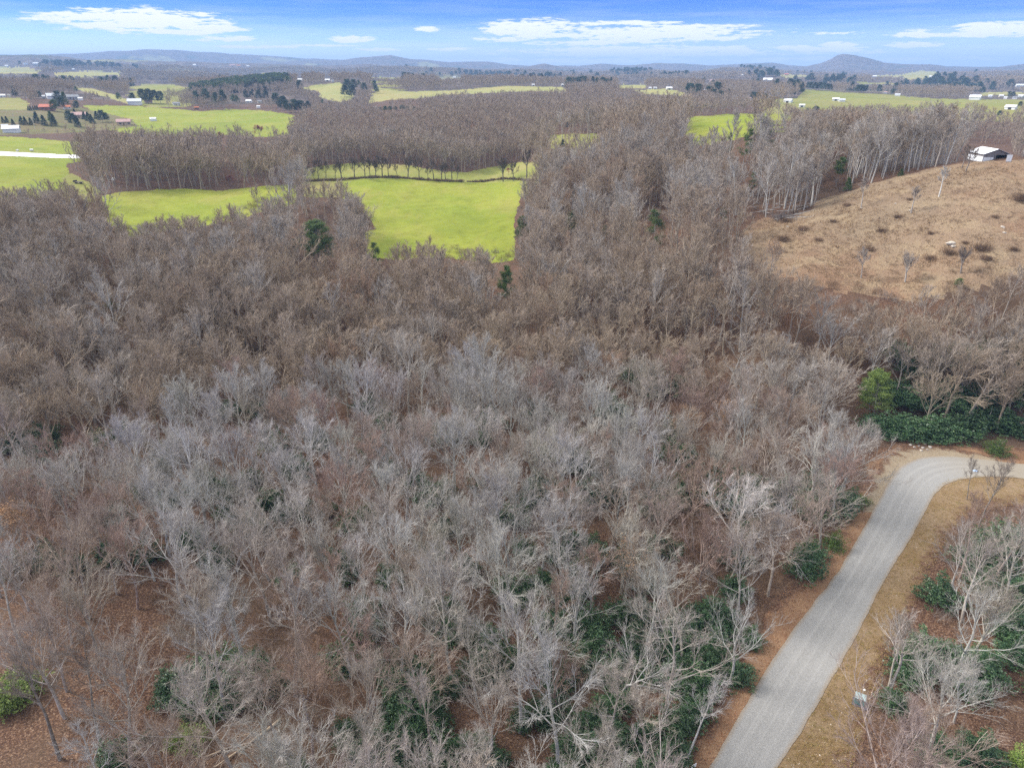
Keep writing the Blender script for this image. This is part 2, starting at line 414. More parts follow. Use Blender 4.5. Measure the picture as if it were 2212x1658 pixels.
def mat_road():
    m = NB('gravel_asphalt'); p = m.pos(); s = m.attr('across'); t = m.attr('along')
    n1 = m.noise(p, 9, 4, .7); n2 = m.noise(p, .35, 5, .6); v = m.sepc(m.voro(p, 14), 0)
    col = m.mix(v, (.215,.212,.206), (.31,.304,.295))
    col = m.mix(m.math('MULTIPLY', m.sr(n2, .45, .7), .12), col, (.235,.23,.22))
    def band(c, w): return m.sr(m.math('ABSOLUTE', m.math('SUBTRACT', s, c)), w, w * .35)
    tracks = m.math('MAXIMUM', m.math('MAXIMUM', band(.30, .07), band(.70, .07)), m.math('MULTIPLY', band(.5, .05), .7))
    streak = m.n('ShaderNodeCombineXYZ'); m.l(m.math('MULTIPLY', s, 22), streak.inputs[0]); m.l(m.math('MULTIPLY', t, 2.2), streak.inputs[1])
    sn = m.noise(streak.outputs[0], 1, 4, .65)
    col = m.mix(m.math('MULTIPLY', m.math('MULTIPLY', tracks, m.sr(sn, .35, .65)), .5), col, (.36,.355,.345))
    col = m.mix(m.math('MULTIPLY', m.sr(sn, .58, .75), .4), col, (.19,.186,.18))
    edge = m.sr(m.math('ABSOLUTE', m.math('SUBTRACT', s, .5)), .40, .5)
    col = m.mix(m.math('MULTIPLY', edge, m.sr(n1, .35, .6)), col, (.25,.19,.13))
    col = m.mix(m.math('MULTIPLY', m.sr(t, .60, .74), .75), col, m.mix(n2, (.30,.26,.20), (.25,.205,.145)))
    m.bump(v, .35, .03)
    return m.done(col, .9)
def mat_verge(name, a, b, c, d, outer):
    m = NB(name); p = m.pos()
    n1 = m.noise(p, .22, 5, .62); n2 = m.noise(p, 2.4, 5, .75); v = m.sepc(m.voro(p, 11), 0); n3 = m.noise(p, .6, 4, .6)
    col = m.mix(m.sr(n1, .38, .62), a, b)
    col = m.mix(m.math('MULTIPLY', m.sr(n2, .5, .68), .7), col, c)
    col = m.mix(m.math('MULTIPLY', m.sr(v, .86, .97), .45), col, (.38,.29,.19))
    col = m.mix(m.math('MULTIPLY', m.sr(n3, .56, .7), .6), col, d)
    s_ = m.attr('across'); o = s_ if outer else m.math('SUBTRACT', 1.0, s_); n5 = m.noise(p, .5, 5, .65)
    fade = m.sr(m.math('ADD', o, m.math('MULTIPLY', m.math('SUBTRACT', n5, .5), 1.3)), .62, 1.0)
    col = m.mix(fade, col, m.ramp(m.sepc(m.voro(p, 8.0), 0), [(0, (.06,.03,.02)), (.5, (.12,.064,.04)), (.93, (.19,.115,.073)), (1, (.27,.185,.125))]))
    m.bump(m.math('ADD', n2, v), .7, .08)
    return m.done(col, .95)
M = {}
M['litter'] = mat_litter()
M['field'] = mat_field('bright_grass', (.180,.222,.019), (.228,.252,.029), (.258,.240,.054))
M['field2'] = mat_field('dull_grass', (.204,.216,.048), (.252,.222,.078), (.168,.192,.036))
M['pasture'] = mat_field('yellow_pasture', (.312,.270,.102), (.270,.270,.096), (.222,.240,.072), .6)
M['clearing'] = mat_clearing()
M['hills'] = mat_hills()
M['road'] = mat_road()
M['verge_r'] = mat_verge('straw_verge', (.20,.132,.066), (.25,.175,.105), (.135,.085,.042), (.165,.128,.05), 1)
M['verge_l'] = mat_verge('leafy_verge', (.22,.125,.072), (.28,.17,.10), (.12,.058,.032), (.19,.095,.052), 0)
M['apron'] = mat_verge('tan_gravel', (.27,.215,.15), (.30,.245,.175), (.19,.14,.09), (.22,.165,.11), 0)
M['concrete'] = mat_plain('pale_concrete', (.75,.75,.76), .8, .06)
M['bark'] = mat_bark('bark', 'object', False); M['twig'] = mat_bark('twigs', 'object', True)
M['bark_i'] = mat_bark('wood_bark', 'instancer', False); M['twig_i'] = mat_bark('wood_twigs', 'instancer', True)
M['rhodo'] = mat_leaf('rhododendron_leaf', [(.025,.06,.025), (.04,.09,.038), (.06,.125,.05), (.11,.18,.065)], .42, .5)
M['light_leaf'] = mat_leaf('pale_leaf', [(.09,.16,.03), (.17,.25,.05), (.26,.32,.08)], .6)
M['needle'] = mat_leaf('pine_needles', [(.04,.075,.018), (.07,.12,.025), (.11,.16,.035)], .6)
M['needle_dark'] = mat_leaf('dark_needles', [(.018,.045,.028), (.03,.065,.035), (.045,.085,.045)], .6)
M['tan_leaf'] = mat_leaf('dead_leaf', [(.30,.17,.09), (.38,.24,.13), (.25,.13,.07)], .8)
M['red_bud'] = mat_leaf('red_buds', [(.30,.07,.05), (.38,.12,.09), (.25,.09,.07)], .8)
M['dead_wood'] = mat_plain('dead_wood', (.42,.33,.24), .9, .3, 1.5, .1)
M['grey_wood'] = mat_plain('grey_wood', (.34,.32,.30), .9, .3, 1.5, .1)
# ------------------------------------------------------------------ land cover, outlined where it shows
FIELDS = [
 ('field', 'lawn', [(-100,236),(40,238),(60,236),(170,232),(285,258),(300,272),(200,285),(0,292),(-100,290)]),
 ('field', 'bright_grass', [(735,394),(780,388),(850,386),(920,389),(1000,392),(1060,394),(1125,392),(1118,420),(1110,445),(1112,530),(1060,535),(1000,528),(940,520),(870,528),(800,522),(785,505),(830,490),(856,480),(812,475),(806,455),(795,430),(770,418),(740,404)]),
 ('field', 'pasture2', [(650,392),(655,365),(700,357),(760,352),(850,354),(900,360),(960,370),(1010,372),(1070,360),(1120,350),(1165,350),(1160,372),(1130,390),(1060,393),(1000,391),(920,388),(850,385),(780,387),(720,393)]),
 ('field', 'bright_grass', [(215,425),(260,415),(330,410),(400,408),(480,412),(560,403),(640,398),(640,405),(560,425),(520,440),(470,450),(440,455),(380,460),(330,470),(290,480),(255,475),(235,450)]),
 ('field', 'bright_grass', [(-400,342),(0,344),(60,345),(135,347),(152,372),(130,386),(80,395),(0,402),(-400,410)]),
 ('field', 'pasture2', [(130,387),(155,374),(195,396),(228,416),(190,414),(150,400)]),
 ('field', 'bright_grass', [(-400,288),(0,293),(60,297),(140,305),(210,309),(150,318),(135,332),(0,326),(-400,318)]),
 ('field', 'bright_grass', [(175,228),(260,228),(340,232),(430,240),(500,236),(560,238),(620,245),(640,250),(610,262),(560,262),(480,258),(420,262),(340,262),(280,255),(220,245)]),
 ('field', 'pasture2', [(270,190),(320,181),(360,181),(420,192),(400,197),(330,198)]),
 ('field', 'pasture', [(-300,146),(0,147),(60,146),(90,152),(80,160),(-300,158)]),
 ('field', 'pasture', [(120,157),(200,153),(262,156),(260,163),(180,167),(110,165)]),
 ('field', 'pasture', [(155,187),(200,192),(250,205),(275,215),(280,225),(265,222),(240,212),(180,198)]),
 ('field', 'pasture', [(645,190),(690,183),(735,178),(765,200),(760,215),(735,222),(690,210),(690,198)]),
 ('field', 'pasture', [(815,190),(850,195),(880,199),(920,197),(980,195),(1040,190),(1090,186),(1150,187),(1215,188),(1225,199),(1150,197),(1060,201),(960,206),(900,213),(860,214),(830,217),(795,224)]),
 ('field', 'pasture', [(1370,195),(1440,192),(1490,203),(1480,208),(1380,203)]),
 ('field', 'pasture', [(1330,184),(1395,182),(1395,191),(1340,192)]),
 ('field', 'pasture2', [(1740,193),(1800,198),(1900,203),(2000,212),(2100,215),(2600,215),(2600,231),(2212,230),(2130,228),(2010,225),(1960,233),(1900,225),(1850,228),(1800,238),(1760,238),(1730,230),(1640,220),(1640,215),(1720,213)]),
 ('field', 'bright_grass', [(1482,253),(1560,248),(1640,245),(1700,248),(1690,252),(1640,255),(1580,268),(1530,280),(1485,278)]),
 ('field', 'pasture2', [(-100,212),(45,211),(65,225),(40,235),(-100,232)]),
 ('field', 'pasture', [(1950,160),(1990,153),(2020,155),(2035,165),(1990,172),(1950,172)]),
 ('field', 'pasture', [(1680,162),(1730,161),(1770,167),(1700,169)]),
 ('field', 'pasture', [(950,170),(980,168),(1010,172),(950,174)]),
 ('field', 'pasture2', [(800,168),(840,166),(880,169),(850,172),(800,171)]),
 ('field', 'pasture', [(545,161),(600,158),(625,163),(580,167)]), ('field', 'pasture', [(1880,163),(1960,161),(1965,166),(1890,167)]), ('field', 'pasture2', [(1850,178),(1940,179),(1930,183),(1855,182)]), ('field', 'pasture', [(2120,200),(2200,199),(2230,205),(2120,206)]),
 ('clearing', 'clearing', [(1606,488),(1640,478),(1660,470),(1720,470),(1790,430),(1870,400),(1960,375),(2000,365),(2090,350),(2212,343),(2600,345),(2600,560),(2212,560),(2150,580),(2060,600),(2000,615),(1950,622),(1880,606),(1800,592),(1740,575),(1680,560),(1635,545),(1612,515)]),
 ('field', 'pasture2', [(1185,292),(1240,288),(1300,290),(1300,298),(1230,303),(1190,300)]),
]
M['lawn'] = mat_field('lawn', (.13,.12,.045), (.17,.13,.065), (.12,.14,.035), 2.0); M['bright_grass'] = M['field']; M['pasture2'] = M['field2']
PAVED = [(-400,316),(0,327),(120,333),(260,338),(260,344),(120,341),(0,336),(-400,326)]
def fringe(px, py, pts, amp):
    return px + amp * fbm(pts[0] / 7, pts[1] / 7, 31, 3), py + amp * .5 * fbm(pts[0] / 7, pts[1] / 7, 47, 3)

# ------------------------------------------------------------------ terrain
def build_terrain():
    a = np.concatenate([np.arange(-180, -54, 4.0), np.arange(-54, -41, .5), np.arange(-41, 41, .085), np.arange(41, 54, .5), np.arange(54, 180, 4.0)])
    D = np.concatenate([[3.0], np.geomspace(8, 200, 260), np.geomspace(200, 1450, 560)[1:], np.geomspace(1450, 12500, 220)[1:]])
    A, DD = np.meshgrid(a, D); X = DD * np.sin(np.radians(A)); Y = DD * np.cos(np.radians(A))
    Z = height(X, Y)
    na, nd = len(a), len(D)
    V = np.stack([X, Y, Z], -1).reshape(-1, 3)
    i, j = np.meshgrid(np.arange(nd - 1), np.arange(na), indexing='ij'); j2 = (j + 1) % na
    F = np.stack([i * na + j, i * na + j2, (i + 1) * na + j2, (i + 1) * na + j], -1).reshape(-1, 4)[:, ::-1]
    C = V[F].mean(1)
    reg = np.zeros(len(F), int)
    px, py, ok = project(C[:, 0], C[:, 1], C[:, 2])
    cx_, cy_ = fringe(px, py, (C[:, 0], C[:, 1]), 20.0); px, py = fringe(px, py, (C[:, 0], C[:, 1]), 6.0)
    dist = np.hypot(C[:, 0], C[:, 1])
    ok &= (dist > 140)
    for k, (nm, mt, poly) in enumerate(FIELDS):
        reg[ok & (reg == 0) & (in_poly(cx_, cy_, poly) if mt == 'clearing' else in_poly(px, py, poly))] = k + 10
    for sh in (8, 16, 25, 34):
        for k, (nm, mt, poly) in enumerate(FIELDS):
            if mt in ('bright_grass', 'clearing', 'pasture2'):
                reg[ok & (reg == 0) & (dist > 165) & (dist < 1400) & in_poly(px, py - sh, poly)] = k + 10
    px0, py0, _ = project(C[:, 0], C[:, 1], C[:, 2])
    reg[ok & in_poly(px0, py0, PAVED) & (dist < 900)] = 5
    band = np.where(dist < 1000, 0, np.where(dist < 4600, 1, 2))
    reg = np.where(reg == 0, band, reg)
    def part(sel, name, mat):
        f = F[sel]
        if not len(f): return None
        u, inv = np.unique(f.ravel(), return_inverse=True)
        return obj(name, mesh_np(name, V[u], inv.reshape(-1, 4), [mat], smooth=True))
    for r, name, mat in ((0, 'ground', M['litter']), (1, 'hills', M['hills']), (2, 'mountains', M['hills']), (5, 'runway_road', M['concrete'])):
        o = part(reg == r, 'road' if r == 5 else name, mat)
        if o: tag(o, kind='structure')
    for k, (nm, mt, poly) in enumerate(FIELDS):
        o = part(reg == k + 10, nm, M[mt])
        if o: tag(o, kind='structure')
build_terrain()

# ------------------------------------------------------------------ gravel road and its verges
def resample(pts, n):
    P = np.array(pts, float); s = np.r_[0, np.cumsum(np.hypot(*np.diff(P, axis=0).T))]
    t = np.linspace(0, s[-1], n); return np.stack([np.interp(t, s, P[:, 0]), np.interp(t, s, P[:, 1])], -1)
def flat(px, py):  # near ground is level
    d = ray(px, py); t = CAM_H / -d[2]; return (d[0] * t, d[1] * t)
R_LEFT = [(1455,1800),(1500,1725),(1536,1658),(1551,1620),(1576,1570),(1636,1485),(1681,1405),(1716,1345),(1756,1305),(1791,1270),(1826,1210),(1861,1145),(1886,1105),(1903,1078),(1914,1050),(1928,1018),(1948,994),(1985,979),(2040,976),(2085,984),(2133,996),(2212,1004),(2400,1012),(2700,1030)]
R_RIGHT = [(1590,1800),(1635,1725),(1676,1658),(1716,1610),(1756,1540),(1796,1465),(1820,1425),(1846,1390),(1868,1340),(1886,1295),(1916,1245),(1936,1212),(1956,1180),(1996,1110),(2010,1082),(2018,1062),(2028,1048),(2040,1038),(2056,1030),(2095,1024),(2150,1028),(2212,1032),(2400,1045),(2700,1064)]
def strip(name, left, right, n, m, mat, lift, wob=0.0, kind='structure', seed=0, sides=(1, 1)):
    def smooth(P, w=26):
        Q = np.concatenate([np.repeat(P[:1], w, 0) + (P[:1] - P[1:2]) * np.arange(w, 0, -1)[:, None], P, np.repeat(P[-1:], w, 0) + (P[-1:] - P[-2:-1]) * np.arange(1, w + 1)[:, None]])
        k = np.ones(2 * w + 1) / (2 * w + 1); return np.stack([np.convolve(Q[:, i], k, 'valid') for i in (0, 1)], -1)
    Lw = smooth(resample([flat(*p) for p in left], n)); Rw = smooth(resample([flat(*p) for p in right], n))
    s = np.linspace(0, 1, m)
    P = Lw[:, None, :] * (1 - s)[None, :, None] + Rw[:, None, :] * s[None, :, None]
    if wob:
        t = np.arange(n) * .13
        wl = wob * fbm(t, t * 0 + seed, 3, 4); wr = wob * fbm(t, t * 0 + seed + 9, 5, 4)
        wl = wl * sides[0]; wr = wr * sides[1]
        nrm = Rw - Lw; nrm /= np.linalg.norm(nrm, axis=1, keepdims=True)
        P += (nrm * wl[:, None])[:, None, :] * (1 - s)[None, :, None] ** 2 + (nrm * wr[:, None])[:, None, :] * s[None, :, None] ** 2
    Z = height(P[..., 0], P[..., 1]) + lift
    V = np.concatenate([P, Z[..., None]], -1).reshape(-1, 3)
    i, j = np.meshgrid(np.arange(n - 1), np.arange(m - 1), indexing='ij')
    F = np.stack([i * m + j, i * m + j + 1, (i + 1) * m + j + 1, (i + 1) * m + j], -1).reshape(-1, 4)
    me = mesh_np(name, V, F, [mat], smooth=True)
    for nm, arr in (('across', np.tile(s, n)), ('along', np.repeat(np.linspace(0, 1, n), m))):
        at = me.attributes.new(nm, 'FLOAT', 'POINT'); at.data.foreach_set('value', arr.astype(np.float32))
    return tag(obj(name, me), kind=kind)
strip('road', R_LEFT, R_RIGHT, 420, 14, M['road'], .09, .16)
VR_OUT = [(1760,1800),(1800,1725),(1838,1658),(1862,1600),(1885,1540),(1905,1470),(1925,1400),(1955,1340),(1990,1270),(2030,1195),(2060,1140),(2100,1110),(2150,1098),(2212,1090),(2400,1090),(2700,1100)]
def toward(a, b, f, n=160):
    A, B = resample(a, n), resample(b, n); return [tuple(q) for q in A * (1 - f) + B * f]
strip('verge', toward(R_RIGHT, R_LEFT, .2), VR_OUT, 420, 14, M['verge_r'], .045, 1.3, seed=20, sides=(0, 1))
VL_OUT = [(1370,1800),(1425,1725),(1475,1658),(1520,1570),(1580,1480),(1630,1400),(1650,1345),(1672,1290),(1720,1262),(1770,1205),(1812,1140),(1845,1085),(1870,1030),(1880,980),(1890,952),(1950,945),(2040,955),(2133,965),(2212,970),(2400,975),(2700,985)]
strip('verge', VL_OUT, toward(R_LEFT, R_RIGHT, .2), 420, 14, M['verge_l'], .045, 1.3, seed=40, sides=(1, 0))
strip('gravel_path', [(1852,1105),(1872,1060),(1888,1020),(1915,978),(1955,960),(2010,958),(2080,968),(2150,984)], [(1900,1105),(1922,1078),(1940,1050),(1962,1022),(1985,1005),(2030,996),(2085,996),(2150,1005)], 160, 10, M['apron'], .068, 1.2, seed=60, sides=(1, 0))
ROAD_POLY = VL_OUT + VR_OUT[::-1]
ROAD_CORE = R_LEFT + R_RIGHT[::-1]

# ------------------------------------------------------------------ branching
def nrm(v): return v / (np.linalg.norm(v, axis=-1, keepdims=True) + 1e-9)
def grow(rng, start, d, length, r0, taper, nseg, wob, up):
    n = len(start); P = [start]; R = [r0]; d = nrm(d)
    for k in range(nseg):
        d = nrm(d + wob * rng.normal(size=(n, 3)) + np.array([0, 0, 1.0]) * up)
        P.append(P[-1] + d * (length / nseg)[:, None]); R.append(r0 * (1 - (1 - taper) * (k + 1) / nseg))
    return np.stack(P, 1), np.stack(R, 1)
def spawn(rng, P, R, m, t0, t1, a0, a1, lf, rf, upb=0.0, lmin=0.0, lexp=.55):
    n, S, _ = P.shape; S -= 1
    L = np.linalg.norm(np.diff(P, axis=1), axis=2).sum(1)
    t = t0 + (t1 - t0) * (np.arange(m)[None] + rng.random((n, m))) / m
    q = np.minimum((t * S).astype(int), S - 1); f = t * S - q
    I = np.arange(n)[:, None]
    pos = P[I, q] * (1 - f)[..., None] + P[I, q + 1] * f[..., None]
    dr = nrm(P[I, q + 1] - P[I, q]); r = R[I, q] * (1 - f) + R[I, q + 1] * f
    v = rng.normal(size=(n, m, 3)); v -= (v * dr).sum(-1, keepdims=True) * dr; v = nrm(v)
    a = np.radians(rng.uniform(a0, a1, (n, m)))[..., None]
    d = nrm(dr * np.cos(a) + v * np.sin(a) + np.array([0, 0, upb]))
    ln = np.maximum(lmin, L[:, None] * lf * (1 - lexp * t) * rng.uniform(.7, 1.25, (n, m)))
    return pos.reshape(-1, 3), d.reshape(-1, 3), ln.ravel(), (r * rf).ravel()
def tubes(P, R, k):
    n, S, _ = P.shape
    T = np.empty_like(P); T[:, 1:-1] = P[:, 2:] - P[:, :-2]; T[:, 0] = P[:, 1] - P[:, 0]; T[:, -1] = P[:, -1] - P[:, -2]
    T = nrm(T); ref = np.where(np.abs(T[:, :1, 2:3]) > .8, np.array([[[1.0, 0, 0]]]), np.array([[[0, 0, 1.0]]]))
    A = nrm(np.cross(T, np.broadcast_to(ref, T.shape))); B = np.cross(T, A)
    th = np.arange(k) * 2 * math.pi / k
    V = P[:, :, None] + (A[:, :, None] * np.cos(th)[:, None] + B[:, :, None] * np.sin(th)[:, None]) * R[:, :, None, None]
    b, s, j = np.meshgrid(np.arange(n), np.arange(S - 1), np.arange(k), indexing='ij'); j2 = (j + 1) % k
    o = (b * S + s) * k
    F = np.stack([o + j, o + j2, o + k + j2, o + k + j], -1).reshape(-1, 4)
    return V.reshape(-1, 3), F
def join(parts):
    V, F, I = [], [], []; b = 0
    for v, f, m in parts:
        V.append(v); F.append(f + b); I.append(np.full(len(f), m)); b += len(v)
    return np.concatenate(V), np.concatenate(F), np.concatenate(I)
def tree_parts(seed, H=16, form='dome', n=(11, 7, 6, 6), tw=.012, lod=0, thick=1.0):
    """(trunk parts, crown parts, all twig ends) of one bare tree of height H"""
    rng = np.random.default_rng(seed)
    f = dict(dome=(.38, .86, 56, 20, .46, .80), vase=(.32, .70, 40, 16, .56, .70), oak=(.32, .84, 62, 30, .46, .80), slim=(.50, .93, 50, 28, .29, .88), tall=(.42, .92, 56, 24, .36, .86))[form]
    h0, h1, ang0, ang1, lenf, lead = f
    lean = rng.normal(size=2) * .045
    tp, tr = grow(rng, np.zeros((1, 3)) - [[0, 0, .4]], np.array([[lean[0], lean[1], 1.0]]), np.array([H * lead]),
                  np.array([(.0112 * H + .03) * (thick if lod == 0 else 1.1 * thick)]), .16 if form != 'vase' else .3, 12, .05 if form != 'oak' else .10, .03)
    trunk = [(*tubes(tp, tr, 8 if lod == 0 else 4), 0)]
    m = n[0]; t = np.sort(h0 + (h1 - h0) * (np.arange(m) + rng.random(m) * .9) / m); S = 12
    q = np.minimum((t * S).astype(int), S - 1); fr = (t * S - q)[:, None]
    pos = tp[0, q] * (1 - fr) + tp[0, q + 1] * fr
    az = np.arange(m) * 2.4 + rng.random(m) * .9
    g = (t - h0) / (h1 - h0 + 1e-6)
    ang = np.radians(ang0 + (ang1 - ang0) * g + rng.normal(size=m) * 7)
    d = np.stack([np.sin(ang) * np.cos(az), np.sin(ang) * np.sin(az), np.cos(ang)], 1)
    prof = np.sqrt(np.clip(1 - ((g - .15) / 1.0) ** 2, .1, 1))
    ln = H * lenf * (.55 + .45 * prof) * rng.uniform(.8, 1.15, m) * (1 - .35 * g)
    r1 = np.interp(t, np.linspace(0, 1, 13), tr[0]) * rng.uniform(.42, .66, m)
    b1 = grow(rng, pos, d, ln, r1, .22, 7, .085 if form != 'oak' else .19, .06)
    # the leader's own top joins the limbs
    top = grow(rng, tp[:, 8], tp[:, 9] - tp[:, 8] + rng.normal(size=(1, 3)) * .05, np.array([H * (.33 if form not in ('slim', 'tall') else .25)]), tr[:, 8] * .9, .15, 7, .06, .05)
    P1 = np.concatenate([b1[0], top[0]]); R1 = np.concatenate([b1[1], top[1]])
    s2 = spawn(rng, P1, R1, n[1], .22, .98, 22, 46, .54, .66, .12)
    P2, R2 = grow(rng, *s2[:3], np.maximum(s2[3], tw * 2.3), .32, 4, .10, .06)
    s3 = spawn(rng, P2, R2, n[2], .15, 1.0, 20, 46, .58, .66, .08, H * .03)
    P3, R3 = grow(rng, *s3[:3], np.maximum(s3[3], tw * 1.5), .45, 2, .09, .05)
    crown = [(*tubes(P1, R1, 5 if lod == 0 else 3), 0), (*tubes(P2, R2, 4 if lod == 0 else 3), 0), (*tubes(P3, R3, 3), 0 if lod == 0 else 1)]
    ends = P3
    if n[3]:
        s4 = spawn(rng, P3, R3, n[3], .1, 1.0, 18, 48, .62, .7, .06, H * .03, .35)
        P4, R4 = grow(rng, *s4[:3], np.full(len(s4[3]), tw), .4, 1, .1, .0)
        crown.append((*tubes(P4, R4, 3), 1)); ends = P4
    return trunk, crown, ends
def leaf_quads(rng, C, size, asp=.4, up=.35, dirs=None):
    """a small folded blade at every centre"""
    n = len(C); d = rng.normal(size=(n, 3)) if dirs is None else dirs + rng.normal(size=(n, 3)) * .25
    d = nrm(d); d[:, 2] += up * (dirs is None); d = nrm(d)
    s = nrm(np.cross(d, rng.normal(size=(n, 3)))); L = size * rng.uniform(.7, 1.25, n)[:, None]
    a = C - d * L * .5; b = C + d * L * .5; w = s * L * asp * .5
    V = np.stack([a, C + w, b, C - w], 1).reshape(-1, 3)
    F = np.arange(n * 4).reshape(-1, 4)
    return V, F
# ------------------------------------------------------------------ prototype meshes (one per shape; copies share them)
FORMS = ['dome', 'dome', 'dome', 'dome', 'vase', 'vase', 'vase', 'oak', 'oak', 'oak', 'slim', 'slim', 'tall', 'tall']
NEAR = []
for k, fm in enumerate(FORMS):
    tr, crn, ends = tree_parts(100 + k, 16, fm, {'oak': (9, 7, 5, 5), 'slim': (11, 6, 5, 5)}.get(fm, (12, 7, 6, 6)), .0096)
    V, F, I = join(tr); tm = mesh_np('trunk', V, F, [M['bark']], smooth=True)
    V, F, I = join(crn); cm = mesh_np('crown', V, F, [M['bark'], M['twig']], I, smooth=True)
    NEAR.append((fm, tm, cm, ends))
def proto(name, seed, fm, H, n, tw, bark=('bark_i', 'twig_i'), count=1, spread=0):
    parts = []; rng = np.random.default_rng(seed)
    for c in range(count):
        tr, crn, _ = tree_parts(seed * 31 + c, H * (1 if c == 0 else rng.uniform(.7, 1.05)), fm, n, tw, lod=1)
        V, F, I = join(tr + crn)
        if c: V = V + np.array([*(rng.normal(size=2) * spread), 0])
        parts.append((V, F, I))
    V = []; Fs = []; Is = []; b = 0
    for v, f, i in parts: V.append(v); Fs.append(f + b); Is.append(i); b += len(v)
    me = mesh_np(name, np.concatenate(V), np.concatenate(Fs), [M[bark[0]], M[bark[1]]], np.concatenate(Is), smooth=True)
    return bpy.data.objects.new(name, me)
MID = [proto('mid_tree', 300 + k, fm, 16, (9, 6, 5, 4), .02) for k, fm in enumerate(['slim', 'slim', 'tall', 'slim', 'tall', 'dome', 'vase', 'dome'])]
NEARI = [proto('bare_wood_tree', 350 + k, fm, 16, (10, 7, 6, 4), .015) for k, fm in enumerate(['dome', 'vase', 'oak', 'dome'])]
FAR = [proto('far_tree', 400 + k, fm, 16, (7, 5, 4, 2), .042) for k, fm in enumerate(['tall', 'dome', 'dome', 'tall', 'vase'])]
VFAR = [proto('far_grove', 500 + k, fm, 16, (5, 4, 3, 0), .15, count=5, spread=6.0) for k, fm in enumerate(['dome', 'tall', 'dome'])]

ROW = []
for k, fm in enumerate(['tall', 'vase', 'oak', 'dome', 'slim']):
    a_, b_, _ = tree_parts(330 + k, 16, fm, (9, 6, 5, 4), .045, 1, 1.9)
    V, F, I = join(a_); tm = mesh_np('trunk', V, F, [M['bark']], smooth=True); V, F, I = join(b_)
    ROW.append((fm, tm, mesh_np('crown', V, F, [M['bark'], M['twig']], I, smooth=True)))
def pine_parts(seed, H, form):
    rng = np.random.default_rng(seed)
    tp, trr = grow(rng, np.zeros((1, 3)) - [[0, 0, .3]], np.array([[.02, .01, 1.0]]), np.array([H]), np.array([.011 * H + .03]), .12, 12, .018, .02)
    h0, spread, a_lo, a_hi, nb, tuft = dict(pine=(.45, .22, 75, 55, 42, 16), sparse=(.35, .20, 85, 60, 30, 12), round=(.22, .30, 80, 45, 80, 22), cone=(.04, .24, 100, 70, 90, 18))[form]
    t = h0 + (.97 - h0) * (np.arange(nb) + rng.random(nb)) / nb
    if form in ('pine', 'sparse'): t = np.round(t * 13) / 13 + rng.normal(size=nb) * .012
    t = np.clip(t, h0, .98); q = np.minimum((t * 12).astype(int), 11); fr = (t * 12 - q)[:, None]
    pos = tp[0, q] * (1 - fr) + tp[0, q + 1] * fr; g = (t - h0) / (1 - h0)
    az = rng.random(nb) * 6.283; an = np.radians(a_lo + (a_hi - a_lo) * g + rng.normal(size=nb) * 8)
    d = np.stack([np.sin(an) * np.cos(az), np.sin(an) * np.sin(az), np.cos(an)], 1)
    pr = {'cone': 1.05 - g, 'round': np.sqrt(np.clip(1.02 - (g * 1.0 - .25) ** 2 * 1.7, .05, 1))}.get(form, np.clip(1.1 - g ** 1.6, .15, 1) * rng.uniform(.55, 1.2, nb))
    b, br = grow(rng, pos, d, H * spread * pr + .3, np.full(nb, .05), .3, 4, .07, .05)
    s = spawn(rng, b, br, 5, .25, 1.0, 25, 60, .45, .6, .05)
    b2, br2 = grow(rng, *s[:3], np.maximum(s[3], .015), .4, 2, .06, .05)
    ends = np.concatenate([b2[:, 1:].reshape(-1, 3), b[:, 2:].reshape(-1, 3)])
    C = np.repeat(ends, tuft, 0) + rng.normal(size=(len(ends) * tuft, 3)) * np.array([.022, .022, .013]) * H
    nv, nf = leaf_quads(rng, C, .028 * H, .24, .25)
    V, F, I = join([(*tubes(tp, trr, 6), 0)]); V2, F2, I2 = join([(*tubes(b, br, 3), 0), (*tubes(b2, br2, 3), 0)])
    return (V, F), (V2, F2), (nv, nf)
def pine_mesh(seed, H, form, mat):
    a, b, c = pine_parts(seed, H, form)
    tm = mesh_np('trunk', *a, [M['grey_wood']], smooth=True)
    V = np.concatenate([b[0], c[0]]); F = np.concatenate([b[1], c[1] + len(b[0])]); I = np.r_[np.zeros(len(b[1])), np.ones(len(c[1]))]
    return tm, mesh_np('crown', V, F, [M['grey_wood'], M[mat]], I)
PINES = {'pine': pine_mesh(11, 17, 'pine', 'needle'), 'sparse': pine_mesh(12, 17, 'sparse', 'needle'), 'round': pine_mesh(13, 14, 'round', 'needle'), 'cone': pine_mesh(14, 11, 'cone', 'needle_dark'), 'cone2': pine_mesh(15, 11, 'cone', 'needle'), 'dark': pine_mesh(16, 16, 'round', 'needle_dark')}
def pine_far(seed, H, form, mat):
    a, b, c = pine_parts(seed, H, form); keep = c[1][::4]
    v = c[0][keep.ravel()]; cen = np.repeat(v.reshape(-1, 4, 3).mean(1), 4, 0); v = cen + (v - cen) * 2.1
    V = np.concatenate([a[0], v]); F = np.concatenate([a[1], np.arange(len(v)).reshape(-1, 4) + len(a[0])])
    return bpy.data.objects.new('far_pine', mesh_np('far_pine', V, F, [M['grey_wood'], M[mat]], np.r_[np.zeros(len(a[1])), np.ones(len(keep))]))
PFAR = [pine_far(21, 16, 'pine', 'needle_dark'), pine_far(22, 14, 'round', 'needle_dark'), pine_far(23, 14, 'round', 'needle'), pine_far(24, 13, 'cone', 'needle_dark')]

